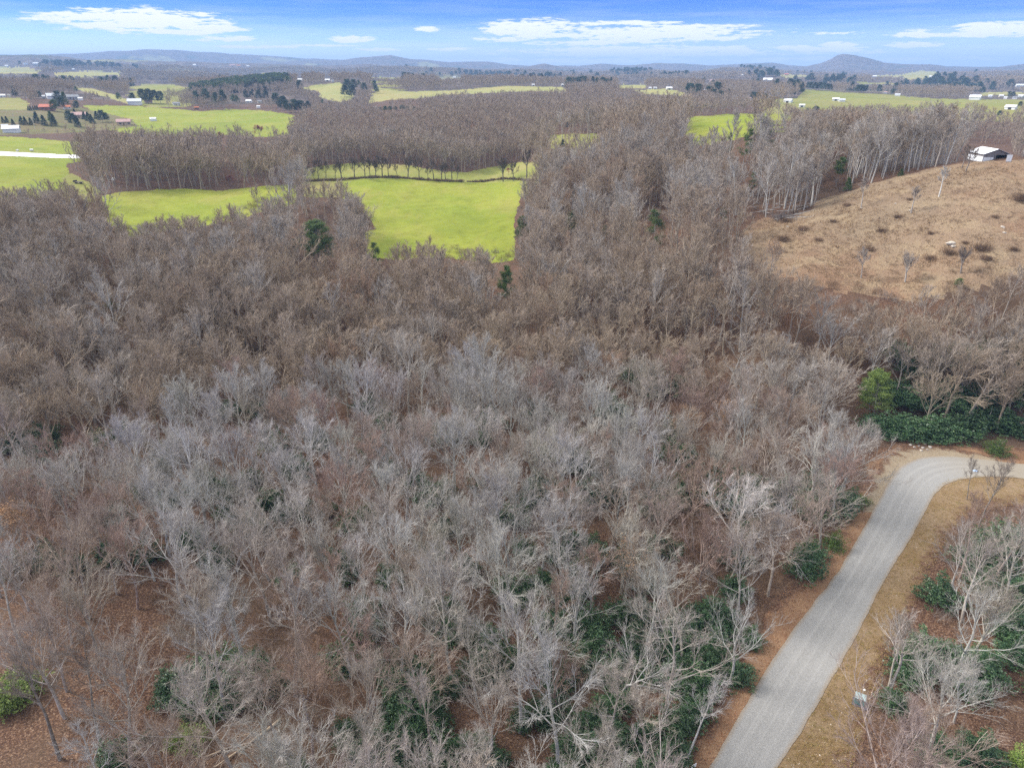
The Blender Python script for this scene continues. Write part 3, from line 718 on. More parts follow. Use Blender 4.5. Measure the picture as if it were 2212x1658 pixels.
def shrub_mesh(seed, R, Hh, whorls, mat, lsize, asp=.36, per=8):
    rng = np.random.default_rng(seed)
    u = nrm(rng.normal(size=(whorls, 3))); u[:, 2] = np.abs(u[:, 2])
    lump = 1 + .30 * np.sin(u[:, 0] * 5 + seed) * np.cos(u[:, 1] * 4 + seed * 2) + .18 * np.sin(u[:, 2] * 9 + u[:, 0] * 7)
    rr = (rng.random(whorls) ** .45) * lump
    C = u * rr[:, None] * np.array([R, R, Hh]) + [0, 0, .12 * Hh]
    a = rng.random((whorls, per)) * 6.283; e = rng.uniform(-.35, .55, (whorls, per))
    d = np.stack([np.cos(a) * np.cos(e), np.sin(a) * np.cos(e), np.sin(e)], -1)
    CC = (C[:, None] + d * lsize * .55).reshape(-1, 3)
    V, F = leaf_quads(rng, CC, lsize, asp, 0, d.reshape(-1, 3))
    leafm = mesh_np('foliage', V, F, [M[mat]])
    ns = 16; s0 = np.zeros((ns, 3)); s0[:, :2] = rng.normal(size=(ns, 2)) * R * .15
    pick = C[rng.integers(0, whorls, ns)] * .9
    P, Rr = grow(rng, s0, pick - s0 + [0, 0, .3], np.linalg.norm(pick - s0, axis=1), np.full(ns, .04), .35, 5, .12, .02)
    V, F = tubes(P, Rr, 4)
    return leafm, mesh_np('stems', V, F, [M['grey_wood']], smooth=True)
SHRUBS = {'rhodo': [shrub_mesh(40 + k, 2.0, 2.3, 950, 'rhodo', .21) for k in range(4)],
          'light': [shrub_mesh(50 + k, 1.5, 1.7, 700, 'light_leaf', .15, .4, 6) for k in range(2)],
          'olive': [shrub_mesh(55, 1.5, 1.6, 900, 'needle', .16, .22, 8)]}
def brush_mesh(seed, R, Hh, n=220, tw=.02):
    rng = np.random.default_rng(seed)
    s = np.zeros((n, 3)); s[:, :2] = rng.normal(size=(n, 2)) * R * .42
    d = nrm(np.concatenate([rng.normal(size=(n, 2)) * .55, np.ones((n, 1))], 1))
    P1, R1 = grow(rng, s, d, Hh * rng.uniform(.5, 1.1, n), np.full(n, tw), .5, 4, .15, .0)
    sp = spawn(rng, P1, R1, 5, .2, 1, 20, 60, .5, .7, .05, Hh * .15)
    P2, R2 = grow(rng, *sp[:3], np.full(len(sp[3]), tw * .6), .5, 2, .15, .0)
    V, F, I = join([(*tubes(P1, R1, 3), 0), (*tubes(P2, R2, 3), 0)])
    return V, F
M['brush'] = mat_plain('brown_brush', (.20, .135, .09), .95, .35, .8, .1)
M['grey_brush'] = mat_plain('grey_brush', (.22, .185, .165), .95, .3, .8, .1)
BRUSH = [mesh_np('bush', *brush_mesh(60 + k, 1.6, 1.5), [M['brush']]) for k in range(3)]

def copy_parts(name, meshes, loc, rz=0.0, s=1.0, sz=None, tilt=(0, 0), color=None):
    e = empty(name, loc, rz); e.scale = (s, s, sz if sz else s); e.rotation_euler = (tilt[0], tilt[1], rz)
    for pn, me in meshes:
        o = bpy.data.objects.new(pn, me); COL.objects.link(o); o.parent = e
        if color is not None: o.color = (*color, 1)
    return e

# ------------------------------------------------------------------ where the trees stand
rng = np.random.default_rng(7)
KEEP = [[(1810,884),(1965,884),(1965,775),(1810,775)]]
OPEN = [[(1700,1658),(1900,1480),(1930,1560),(1890,1800),(1650,1800)],[(1790,1480),(1900,1470),(1890,1560),(1800,1600)],[(180,1560),(250,1330),(350,1300),(420,1420),(330,1600)],[(180,1640),(240,1500),(330,1540),(470,1560),(600,1540),(640,1590),(560,1658),(540,1700),(180,1700)],
        [(1310,930),(1400,900),(1420,960),(1480,985),(1450,1040),(1330,1030)],
        [(420,1330),(530,1290),(570,1330),(560,1400),(470,1410)],
        [(1660,1250),(1700,1230),(1760,1280),(1680,1330)],
        [(1870,930),(2212,930),(2212,1000),(1870,1000)], [(1480,870),(1560,900),(1560,960),(1500,960)]]
SEMI = [p for _, m_, p in FIELDS if m_ == 'lawn']; FPOLY = [p for _, m_, p in FIELDS if m_ != 'lawn']
VERGE_R = R_RIGHT + VR_OUT[::-1]
def allowed(X, Y, H):
    Z = height(X, Y); ok = np.ones(len(X), bool); D = np.hypot(X, Y)
    px, py, v = project(X, Y, Z)
    near = D < 160
    for fr_ in (.5, .7, .85, .97):
        kx, ky, _ = project(X, Y, Z + H * fr_)
        for p in KEEP: ok &= ~((np.hypot(X, Y) < 145) & in_poly(kx, ky, p))
    for p in OPEN: ok &= ~(near & in_poly(px, py, p))
    ok &= ~(near & in_poly(px, py, ROAD_POLY))
    for frac in (0.0, .2, .35, .5, .65, .8, .9, .98):
        qx, qy, _ = project(X, Y, Z + H * frac)
        if frac > 0:
            for off in (-1.6, 1.6) if frac > .5 else (0,):
                qx2, qy2, _ = project(X + off, Y, Z + H * frac)
                ok &= ~(near & in_poly(qx2, qy2, ROAD_CORE))
                ok &= ~(near & (qy2 > 1120) & in_poly(qx2, qy2, VERGE_R))
        far = D > 120
        j = 8.0 if frac > .75 else 4.0 if frac > .5 else 0.0
        for p in FPOLY:
            q = far & ok
            ok[q] &= ~in_poly(qx[q] + rng.normal(size=q.sum()) * j, qy[q] + np.abs(rng.normal(size=q.sum())) * j * 1.3, p)
        if frac in (0.0, .65):
            for p in SEMI: ok &= ~(far & in_poly(qx, qy, p) & (rng.random(len(ok)) < .75))
        ok &= ~((D > 300) & (D < 900) & in_poly(qx, qy, [(x, y) for x, y in PAVED if x < 135] + [(135, 340), (135, 333)]))
    return ok & v
def scatter(d0, d1, spacing, az=42.0):
    xm = d1 * math.sin(rad(az)); nx = int(2 * xm / spacing); ny = int(d1 / spacing)
    gx, gy = np.meshgrid(np.arange(nx), np.arange(ny)); gx = gx.ravel() + (gy.ravel() % 2) * .5; gy = gy.ravel()
    X = -xm + (gx + rng.uniform(-.42, .42, gx.shape)) * spacing; Y = (gy + rng.uniform(-.42, .42, gy.shape)) * spacing
    D = np.hypot(X, Y); k = (D > d0) & (D <= d1) & (np.abs(np.degrees(np.arctan2(X, Y))) < az)
    return X[k], Y[k]
def base_height(D): return np.interp(D, [0, 130, 200, 300, 420, 520, 700, 1500], [15.0, 16.0, 16.5, 17.5, 19.0, 16.5, 13.0, 13.0])
# explicit trees read off the photograph: base px, base py, height, form, tint, tilt to the right (radians)
EXPL = [(490,1538,18,'tall',0,-.10),(455,1516,17,'tall',1,-.04),(432,1512,17,'slim',1,-.16),(537,1446,17,'slim',0,-.03),(527,1440,16,'slim',0,-.05),
        (283,1655,18,'tall',1,-.14),(225,1625,16,'slim',2,-.05),(130,1640,16,'slim',2,-.08),(330,1670,13,'oak',1,-.04),
        (1748,1100,17,'oak',5,.06),(1700,1080,16,'oak',5,-.05),(1925,1492,13,'oak',1,.05),(1918,1490,11,'slim',1,-.05),(2052,1290,13,'oak',1,.12),(2095,1420,13,'vase',1,.10),
        (2106,1158,14,'slim',2,.13),(2088,1080,8,'slim',2,.03),(2060,1560,9,'dome',4,.05),
        (1368,955,15,'slim',1,0),(1378,935,17,'dome',1,0),(1405,955,16,'slim',1,.02),(1390,925,16,'slim',1,0),
        (2005,908,20,'tall',0,.08),(2035,915,19,'tall',0,.07),(2080,920,19,'tall',0,.05),(2060,895,19,'vase',0,.05),(2110,900,17,'oak',0,.06),(2150,935,18,'tall',0,.05),(1990,893,17,'tall',0,.03),
        (1240,1390,15,'vase',0,-.02),(1345,1500,15,'oak',0,0),(1460,1370,15,'oak',5,.02),(1385,1430,15,'tall',0,0),(1480,1650,12,'slim',4,.12),(1390,1660,13,'slim',1,0),(1060,1640,14,'vase',1,0),(1545,1010,15,'tall',1,0)]
PAL = [(.47,.46,.43), (.44,.39,.34), (.22,.18,.15), (.41,.325,.27), (.55,.535,.515), (.66,.63,.57), (.36,.245,.195), (.50,.465,.415)]
PALN = ['grey', 'tan grey', 'dark brown', 'brown', 'silvery', 'pale white limbed', 'reddish brown', 'light grey']
trees = []
for (px, py, H, fm, ci, tl) in EXPL:
    x, y = flat(px, py); trees.append((x, y, H, fm, ci, tl, True))
tx = [t[0] for t in trees]; ty = [t[1] for t in trees]
cand = np.concatenate([np.stack(scatter(33, 150, 2.3, 44), -1)]); rng.shuffle(cand)
Hc = rng.normal(1, .11, len(cand)) * base_height(np.hypot(cand[:, 0], cand[:, 1])); Hc = np.clip(Hc, 9, 20)
okc = allowed(cand[:, 0], cand[:, 1], Hc)
for (x, y), h, k in zip(cand, Hc, okc):
    if not k: continue
    r = 3.6 + 1.1 * vnoise(np.array([x / 25]), np.array([y / 25]), 77)[0]
    if min((x - a) ** 2 + (y - b) ** 2 for a, b in zip(tx, ty)) < r * r: continue
    tx.append(x); ty.append(y)
    n = fbm(np.array([x / 22]), np.array([y / 22]), 91, 2)[0] + rng.normal() * .22
    px, py, _ = project(x, y, 0); lefty = px < 1050 and 700 < py < 1350
    if lefty: ci = rng.choice([4, 4, 0, 7, 1, 6, 3], p=[.30, .12, .15, .13, .1, .12, .08])
    elif n < -.18: ci = rng.choice([6, 3, 1])
    elif n > .15: ci = rng.choice([4, 7, 0, 5], p=[.35, .3, .25, .1])
    else: ci = rng.choice([0, 1, 3, 7, 6], p=[.25, .27, .18, .15, .15])
    deep = math.hypot(x, y) > 118
    fm = rng.choice(['dome', 'vase', 'oak', 'slim', 'tall'], p=[.38, .22, .20, .08, .12] if not deep else [.2, .12, .08, .3, .3])
    trees.append((x, y, h, fm, int(ci), rng.normal() * .05, False))
def vis(t):
    x, y = t[0], t[1]
    a = [project(x, y, z) for z in (0, t[2] * .5, t[2] * .9)]
    return any(-60 < p[0] < W_PX + 60 and p[1] < H_PX + 25 for p in a)
trees.sort(key=lambda t: math.hypot(t[0], t[1]) - (8 if t[6] else 0))
seen = [t for t in trees if vis(t)]; rest = [t for t in trees if not vis(t)]
IND, rest = seen[:300], rest + seen[300:]

# ------------------------------------------------------------------ the 300 nearest bare trees, one by one
def lm(px, py): return np.array(flat(px, py))
LANDMARKS = [('the green utility box', lm(1855,1515)), ('the inner bend of the road', lm(2030,1050)), ('the wide left shoulder of the road', lm(1690,1290)), ('the long fallen log', lm(760,1600)),
    ('the big rhododendron thicket lower left', lm(450,1480)), ('the pale green shrub in the leaf litter', lm(410,1590)), ('the round rhododendron in the opening', lm(1322,890)), ('the lone rhododendron right of the opening', lm(1440,925)),
    ('the yellow green leafy tree', lm(1880,860)), ('the heap of stones beyond the bend', lm(1985,965)), ('the roadside rhododendron', lm(1735,1215)), ('the bright rhododendrons at the bottom edge', lm(1300,1600)),
    ('the dark thicket at bottom center', lm(880,1540)), ('the olive bush by the bend', lm(2150,962)), ('the pale green bush at the left edge', lm(50,1480)), ('the rhododendron bank behind the bend', lm(2050,920)),
    ('the rhododendrons right of the utility box', lm(2000,1440)), ('the rhododendrons left of the road bend', lm(1580,1070))]
FORMW = {'dome': 'broad domed', 'vase': 'vase shaped', 'oak': 'crooked', 'slim': 'slender', 'tall': 'tall straight'}
ORD = ['nearest to', 'second nearest to', 'third nearest to', 'fourth nearest to']
near_rank = {}
for nm, p in LANDMARKS:
    order = sorted(range(len(IND)), key=lambda i: (IND[i][0] - p[0]) ** 2 + (IND[i][1] - p[1]) ** 2)
    k = 0
    for i in order:
        if i in near_rank or k > 3: continue
        if k > 3: break
        near_rank[i] = (nm, k); k += 1
by_form = {}
for k, t in enumerate(NEAR): by_form.setdefault(t[0], []).append(k)
def place_zone(px, py):
    v = 'at the bottom edge' if py > 1450 else 'in the lower wood' if py > 1150 else 'mid near wood' if py > 950 else 'far in the near wood'
    if px > 1950 and py > 1060: return 'in the wood right of the road'
    if px > 1450 and py < 1060: return 'in the wood left of the road bend' if px < 1850 else 'in the wood behind the road bend'
    h = 'far left' if px < 420 else 'left of center' if px < 900 else 'around the center' if px < 1350 else 'toward the road'
    return v + ', ' + h
lab_count = {}
pend = []
for i, (x, y, H, fm, ci, tl, ex) in enumerate(IND):
    k = by_form[fm][int(rng.integers(len(by_form[fm])))]
    z = hz(x, y); s = H / 16.0
    w = s * rng.uniform(.85, 1.12)
    c = np.array(PAL[ci]) * rng.uniform(.9, 1.1) * np.array([1, rng.uniform(.97, 1.02), rng.uniform(.95, 1.05)])
    e = copy_parts('bare_tree', [('trunk', NEAR[k][1]), ('crown', NEAR[k][2])], (x, y, z), rng.random() * 6.283, w, s, (rng.normal() * .03, tl), c)
    px, py, _ = project(x, y, z)
    size = 'small' if H < 12 else 'large' if H > 17 else ''
    kind = ' '.join(q for q in (size, PALN[ci], FORMW[fm]) if q)
    if i in near_rank:
        nm, r = near_rank[i]; lab = f'{PALN[ci]} bare tree {ORD[r]} {nm}'; grp = None
    else:
        lab = f'{kind} bare tree {place_zone(float(px), float(py))}'; grp = f'bare trees {place_zone(float(px), float(py))}'.replace(',', '')
    tag(e, lab, 'tree', grp or 'bare trees of the near wood')

# ------------------------------------------------------------------ the wood that reads as one mass
def instancer(name, pts, var, rot, scl, tint, protos, label, cat, tilt=.05):
    n = len(pts); me = bpy.data.meshes.new(name)
    me.vertices.add(n); me.vertices.foreach_set('co', np.asarray(pts, np.float32).ravel())
    for nm, ty, arr in (('variant', 'INT', var), ('tint', 'FLOAT', tint), ('wide', 'FLOAT', scl[:, 0]), ('high', 'FLOAT', scl[:, 1]), ('turn', 'FLOAT', rot)):
        at = me.attributes.new(nm, ty, 'POINT'); at.data.foreach_set('value', np.asarray(arr, np.int32 if ty == 'INT' else np.float32))
    o = obj(name, me); tag(o, label, cat, None, 'stuff')
    ng = bpy.data.node_groups.new(name, 'GeometryNodeTree')
    ng.interface.new_socket('Geometry', in_out='INPUT', socket_type='NodeSocketGeometry'); ng.interface.new_socket('Geometry', in_out='OUTPUT', socket_type='NodeSocketGeometry')
    N, L = ng.nodes, ng.links; gi = N.new('NodeGroupInput'); go = N.new('NodeGroupOutput')
    mp = N.new('GeometryNodeMeshToPoints'); L.new(gi.outputs[0], mp.inputs['Mesh']); jn = N.new('GeometryNodeJoinGeometry')
    def at(nm, ty='FLOAT'):
        a = N.new('GeometryNodeInputNamedAttribute'); a.data_type = ty; a.inputs['Name'].default_value = nm; return a.outputs[0]
    rt = N.new('ShaderNodeCombineXYZ'); L.new(at('turn'), rt.inputs[2])
    wn = N.new('FunctionNodeRandomValue'); wn.data_type = 'FLOAT'; wn.inputs['Min'].default_value = -tilt; wn.inputs['Max'].default_value = tilt
    # float min/max sockets
    wn.inputs[2].default_value = -tilt; wn.inputs[3].default_value = tilt; L.new(wn.outputs[1], rt.inputs[0])
    sc_ = N.new('ShaderNodeCombineXYZ'); L.new(at('wide'), sc_.inputs[0]); L.new(at('wide'), sc_.inputs[1]); L.new(at('high'), sc_.inputs[2])
    for i, p in enumerate(protos):
        oi = N.new('GeometryNodeObjectInfo'); oi.inputs['Object'].default_value = p; oi.inputs['As Instance'].default_value = False
        cmp = N.new('FunctionNodeCompare'); cmp.data_type = 'INT'; cmp.operation = 'EQUAL'
        L.new(at('variant', 'INT'), cmp.inputs[2]); cmp.inputs[3].default_value = i
        ip = N.new('GeometryNodeInstanceOnPoints'); L.new(mp.outputs[0], ip.inputs['Points']); L.new(oi.outputs['Geometry'], ip.inputs['Instance'])
        L.new(cmp.outputs[0], ip.inputs['Selection']); L.new(rt.outputs[0], ip.inputs['Rotation']); L.new(sc_.outputs[0], ip.inputs['Scale'])
        L.new(ip.outputs[0], jn.inputs[0])
    L.new(jn.outputs[0], go.inputs[0])
    md = o.modifiers.new('scatter', 'NODES'); md.node_group = ng
    return o
GONE = []           # spots kept clear for buildings and lone evergreens (filled below, used when the wood is laid out)
def dist_of(x, y, z): return math.sqrt(x * x + y * y + (z - CAM_H) ** 2)
def px_size(n, x, y, z):
    """metres that n photo pixels span at this point"""
    return n * (y * CP - (z - CAM_H) * SP) / F_PX

# ------------------------------------------------------------------ houses and barns of the valley
def col_mat(key, c, **k):
    if key not in M: M[key] = mat_plain(key, c, **k)
    return M[key]
WALLS = {'white': (.74,.74,.73), 'grey': (.36,.36,.37), 'tan': (.50,.38,.27), 'brick': (.30,.13,.09), 'cream': (.62,.56,.44), 'brown': (.22,.14,.09)}
ROOFS = {'white': (.78,.79,.81), 'grey': (.24,.245,.26), 'red': (.42,.10,.05), 'orange': (.55,.17,.06), 'pink': (.42,.27,.25), 'dark': (.07,.07,.08), 'silver': (.55,.57,.60)}
def house(px, py, wpx, wall, roof, name, label, cat, rz=None, deep=.7, storey=1.0, win=2):
    x, y, z = hit(px, py)
    w = px_size(wpx, x, y, z); d = w * deep; h = max(2.4, min(5.5, .30 * w)) * storey; rh = min(w, d) * .26
    face = math.atan2(x, y)
    e = empty(name, (x, y, z - .2), -face + (rz if rz is not None else ((px * 7.3) % 1 - .5) * .7))
    tag(e, label, cat, None)
    wm = col_mat('wall_' + wall, WALLS[wall], rough=.8, var=.08, scale=.8); rm = col_mat('roof_' + roof, ROOFS[roof], rough=.5, var=.12, scale=.5)
    b = MB(); b.box(-w/2, w/2, 0, d, 0, h)
    b.add([(-w/2,0,h),(w/2,0,h),(w/2,d,h),(-w/2,d,h),(-w/2,d/2,h+rh),(w/2,d/2,h+rh)], [(0,4,3),(1,2,5)])
    b.build('wall', wm, e)
    r = MB(); o = .05 * w; t = max(.15, .02 * w); sl = rh / (d / 2)
    for sgn in (-1, 1):
        y0 = d / 2; y1 = d / 2 + sgn * (d / 2 + o); z0 = h + rh + .05; z1 = z0 - sl * (d / 2 + o)
        r.add([(-w/2-o,y0,z0),(w/2+o,y0,z0),(w/2+o,y1,z1),(-w/2-o,y1,z1),(-w/2-o,y0,z0+t),(w/2+o,y0,z0+t),(w/2+o,y1,z1+t),(-w/2-o,y1,z1+t)],
              [(0,3,2,1),(4,5,6,7),(0,1,5,4),(1,2,6,5),(2,3,7,6),(3,0,4,7)])
    r.build('roof', rm, e)
    gm = col_mat('window_glass', (.05,.055,.065), rough=.15, spec=.6)
    if wpx >= 9 and cat == 'house':
        for k in range(win):
            cx = -w / 2 + w * (k + .5) / win + (.12 * w if k else -.0)
            q = MB(); q.box(cx - .07 * w, cx + .07 * w, -.06, .02, h * .40, h * .75); q.build('window', gm, e)
        q = MB(); q.box(-.04 * w, .045 * w, -.05, .02, .1, h * .72); q.build('door', col_mat('house_door', (.16,.09,.06)), e)
        q = MB(); q.box(w * .2, w * .27, d * .55, d * .68, h, h + rh + .9); q.build('chimney', col_mat('wall_brick', WALLS['brick']), e)
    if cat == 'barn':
        q = MB(); q.box(-.16 * w, .16 * w, -.07, .02, .1, h * .82); q.build('door', col_mat('barn_opening_shade', (.035,.03,.03), rough=.9), e)  # near-black slab on the wall, the opening's shade put into its colour
    FPOLY.append([(px - wpx * .62, py + 2.5), (px + wpx * .62, py + 2.5), (px + wpx * .62, py - wpx * .5 - 1), (px - wpx * .62, py - wpx * .5 - 1)])
    return e
HOUSES = [
 (4,211,13,'white','white','house','white house cut by the left edge above the tan field','house'), (20,210,6,'cream','grey','shed','tiny cream shed right of the white house at the left edge','shed'),
 (97,213,12,'white','silver','house','small white house just left of the long silver roofed building','house'), (119,215,26,'white','silver','farm_building','long pale building with silver roof above the orange roofed houses','building'),
 (159,216,22,'grey','grey','house','long grey house at the wood edge right of the silver roof','house'), (174,217,9,'white','white','garage','little white garage beside the long grey house','garage'),
 (100,239,26,'brick','red','house','red roofed brick house among the conifers','house'), (145,236,14,'white','orange','house','white house with bright orange roof among the conifers','house'),
 (171,256,26,'tan','pink','house','low house with faded pink roof between dark conifers','house'), (268,271,26,'tan','pink','house','tan house with pinkish roof alone below the long green field','house'),
 (331,262,12,'white','white','shed','white shed at the lower edge of the long green field','shed'), (291,227,26,'white','silver','farm_building','long white low building at the top edge of the green field','building'),
 (322,224,14,'tan','cream' if False else 'pink','house','tan house just right of the long white low building','house'), (24,287,30,'white','white','farm_building','cluster roofed white building at the left edge above the meadow','building'),
 (12,278,12,'white','silver','shed','small white shed behind the white building at the left edge','shed'), (382,228,14,'white','grey','house','white house with grey roof behind the tree row on the green field','house'),
 (425,237,9,'brown','orange','house','tiny house with orange roof on the green field edge','house'), (537,222,12,'white','white','house','bright white house between the two dark pine groups','house'),
 (562,223,9,'cream','grey','house','cream house under the pines right of the white house','house'), (559,234,7,'white','white','shed','white shed at the crest of the green field below the pines','shed'),
 (159,151,5,'white','white','house','tiny white house on the crest behind the yellow fields','house'), (77,140,10,'white','silver','house','white house on the far left hilltop, second from the edge','house'),
 (56,140,8,'white','grey','house','white house with grey roof on the far left hilltop','house'), (14,144,6,'white','white','house','tiny white house by the far left yellow field','house'),
 (420,142,6,'white','white','house','tiny white house on the distant ridge left of the tan buildings','house'), (394,144,5,'white','grey','house','tiny pale house on the distant ridge, leftmost of its row','house'),
 (476,145,5,'cream','grey','house','tiny cream house on the distant ridge','house'), (503,144,10,'tan','cream' if False else 'pink','house','tan building on the distant ridge under a dark pine clump','building'),
 (516,144,7,'cream','orange','house','small cream building with orange roof on the distant ridge','building'), (536,144,5,'white','white','house','tiny white house right of the distant tan buildings','house'),
 (707,176,10,'white','white','barn','white barn on top of the yellow hill pasture','barn'), (719,177,5,'white','grey','shed','small white shed right of the hilltop barn','shed'), (648,175,9,'white','white','barn','white long barn at the left top of the yellow hill pasture','barn'),
 (810,236,7,'white','grey','house','white house deep in the wood below the yellow pasture','house'), (982,169,6,'white','white','house','tiny white house on the far yellow clearing','house'), (946,171,4,'white','white','shed','tiny white shed left of the far yellow clearing','shed'),
 (1152,186,6,'white','white','barn','small white barn on the crest of the long pasture','barn'), (1216,186,7,'white','white','barn','white barn at the right end of the long pasture crest','barn'),
 (1404,193,6,'white','white','barn','small white barn at the back of the far flat pasture','barn'), (1415,193,7,'white','silver','barn','silver roofed barn beside the small white barn','barn'), (1446,194,12,'white','white','barn','long bright white barn at the back of the far flat pasture','barn'),
 (1539,178,11,'tan','pink','house','tan house in the wood below the far right hill','house'), (1525,185,7,'white','white','house','small white house below the tan house in the wood','house'), (1523,198,8,'white','silver','house','pale house behind the dark trunked wood','house'),
 (1619,216,7,'cream','pink','house','small cream house at the left tip of the right pasture','house'), (1700,222,16,'white','white','barn','white barn with dark open front in the right pasture','barn'), (1732,232,11,'white','white','barn','low white roofed barn alone in the right pasture','barn'),
 (1805,218,13,'white','white','barn','white roofed barn by bare trees in the right pasture','barn'), (1819,220,12,'white','silver','shed','long white shed joined beside the barn by bare trees','shed'), (1658,177,18,'white','white','farm_building','long white building in the far wood right of center','building'),
 (1602,164,6,'white','white','house','tiny white house on the slope of the far wooded hill','house'), (1699,163,8,'tan','red','house','tiny house with red roof on the far bare field','house'), (1689,179,7,'white','white','house','small white house above the right pasture wood','house'),
 (1912,202,7,'white','pink','house','white house at the top edge of the right pasture','house'), (1938,208,10,'white','silver','shed','low white shed at the top edge of the right pasture','shed'), (2109,211,14,'tan','grey','house','tan house with grey roof at the right pasture edge','house'),
 (2104,216,20,'white','white','shed','long low white shed in front of the tan house','shed'), (2139,210,7,'white','white','house','small white house right of the tan house','house'), (2163,210,8,'cream','white','house','cream house behind bare bushes near the right edge','house'),
 (2171,214,6,'white','white','garage','white garage below the cream house near the right edge','garage'), (2192,214,8,'white','grey','house','white house with grey roof near the right edge','house'), (2204,210,9,'white','white','house','white two storey house near the right edge','house'),
 (2180,237,20,'white','white','barn','large white roofed barn in the wood at the right edge','barn'), (2203,189,14,'white','silver','farm_building','long pale building in the far wood at the right edge','building'),
 (2010,167,6,'white','white','house','tiny white house on the far round green hill','house'), (1889,167,7,'white','white','house','tiny white house left of the far round green hill','house'), (1880,186,5,'white','grey','house','tiny pale house in the wood above the right pasture','house')]
for h_ in HOUSES: house(*h_)

# ------------------------------------------------------------------ the weathered shed on the knoll
def knoll_barn():
    x, y, z = hit(2122, 349); az = math.atan2(x, y); th = rad(33)
    e = empty('tractor_shed', (x, y, z - .3), -az + th)
    tag(e, 'weathered grey board shed with white metal roof and dark open doorway on the tan knoll', 'shed')
    e.scale = (.75, .75, .75); W, L, EH, RH = 9.6, 9.8, 3.15, 4.85
    bm = NB('weathered_boards'); p = bm.objco()
    st = bm.noise(p, 1.0, 4, .7, (5.0, 5.0, .25)); bl = bm.noise(p, .6, 4)
    boards = bm.done(bm.mix(bm.sr(st, .35, .7), (.14,.13,.13), bm.mix(bm.sr(bl, .4, .6), (.33,.31,.32), (.27,.22,.19))), .9)
    wm = col_mat('white_siding', (.74,.76,.78), rough=.6, var=.10, scale=.5)
    rb = NB('barn_roof'); p = rb.objco(); n = rb.noise(p, 1.1, 6, .75); n2 = rb.noise(p, .3, 3)
    xs = rb.n('ShaderNodeSeparateXYZ'); rb.l(p, xs.inputs[0]); farend = rb.sr(xs.outputs[1], 3.5, 9.5)
    rust = rb.math('MULTIPLY', rb.math('MULTIPLY', rb.sr(n, .5, .62), rb.sr(n2, .3, .6)), farend)
    roofm = rb.done(rb.mix(rust, (.74,.76,.80), (.20,.15,.13)), .5)
    dark = col_mat('shed_inside', (.06,.055,.05), rough=.95)
    t = .14
    w = MB()                      # walls: side, back, far side, gable in pieces round the doorway
    w.box(0, t, t, L, 0, EH); w.box(W - t, W, t, L - t, 0, EH); w.box(t, W, L - t, L, 0, EH)
    d0, d1, dh = 4.55, 8.75, 2.75
    w.box(0, d0, 0, t, 0, EH); w.box(d1, W, 0, t, 0, EH); w.box(d0, d1, 0, t, dh, EH)
    for yy in (0, L - t): w.add([(0,yy,EH),(W,yy,EH),(W/2,yy,RH),(0,yy+t,EH),(W,yy+t,EH),(W/2,yy+t,RH)], [(0,1,2),(5,4,3),(0,3,4,1),(1,4,5,2),(2,5,3,0)])
    w.build('wall', boards, e)
    r = MB(); o = .45; sl = (RH - EH) / (W / 2)
    for sg in (-1, 1):
        x0 = W / 2; x1 = W / 2 + sg * (W / 2 + o); z0 = RH + .06; z1 = z0 - sl * (W / 2 + o)
        r.add([(x0,-o,z0),(x1,-o,z1),(x1,L+o,z1),(x0,L+o,z0),(x0,-o,z0+.09),(x1,-o,z1+.09),(x1,L+o,z1+.09),(x0,L+o,z0+.09)], [(0,1,2,3),(7,6,5,4),(0,4,5,1),(1,5,6,2),(2,6,7,3),(3,7,4,0)])
    r.build('roof', roofm, e)
    q = MB(); q.box(-.05, 0, .0, L - .3, .15, 2.15); q.box(-.05, 3.9, -.05, 0, .15, 1.95); q.build('white_panel', wm, e)
    q = MB(); q.box(4.25, d0 - .02, -.22, -.003, 0, 2.9); q.build('door_post', boards, e)
    q = MB(); q.box(-.22, -.06, -.2, -.06, 0, EH - .1); q.build('door_post', boards, e)
    q = MB(); q.box(t, W - t, t, L - t, .02, .08); q.build('floor', dark, e)
    FPOLY.append([(2078, 352), (2185, 352), (2185, 312), (2078, 312)])
    bx, by, bz = hit(2178, 350)
    s = empty('leaning_panel', (bx, by, bz), -az + .25); tag(s, 'small pale panel standing in the grass right of the shed doorway', 'panel')
    q = MB(); q.box(-.65, .65, -.04, .04, .1, 1.9); q.build('board', wm, s, .02)
    q = MB(); q.box(-.5, -.42, .05, .12, -.2, 1.7); q.box(.42, .5, .05, .12, -.2, 1.7); q.build('stake', M['grey_wood'], s)
knoll_barn()

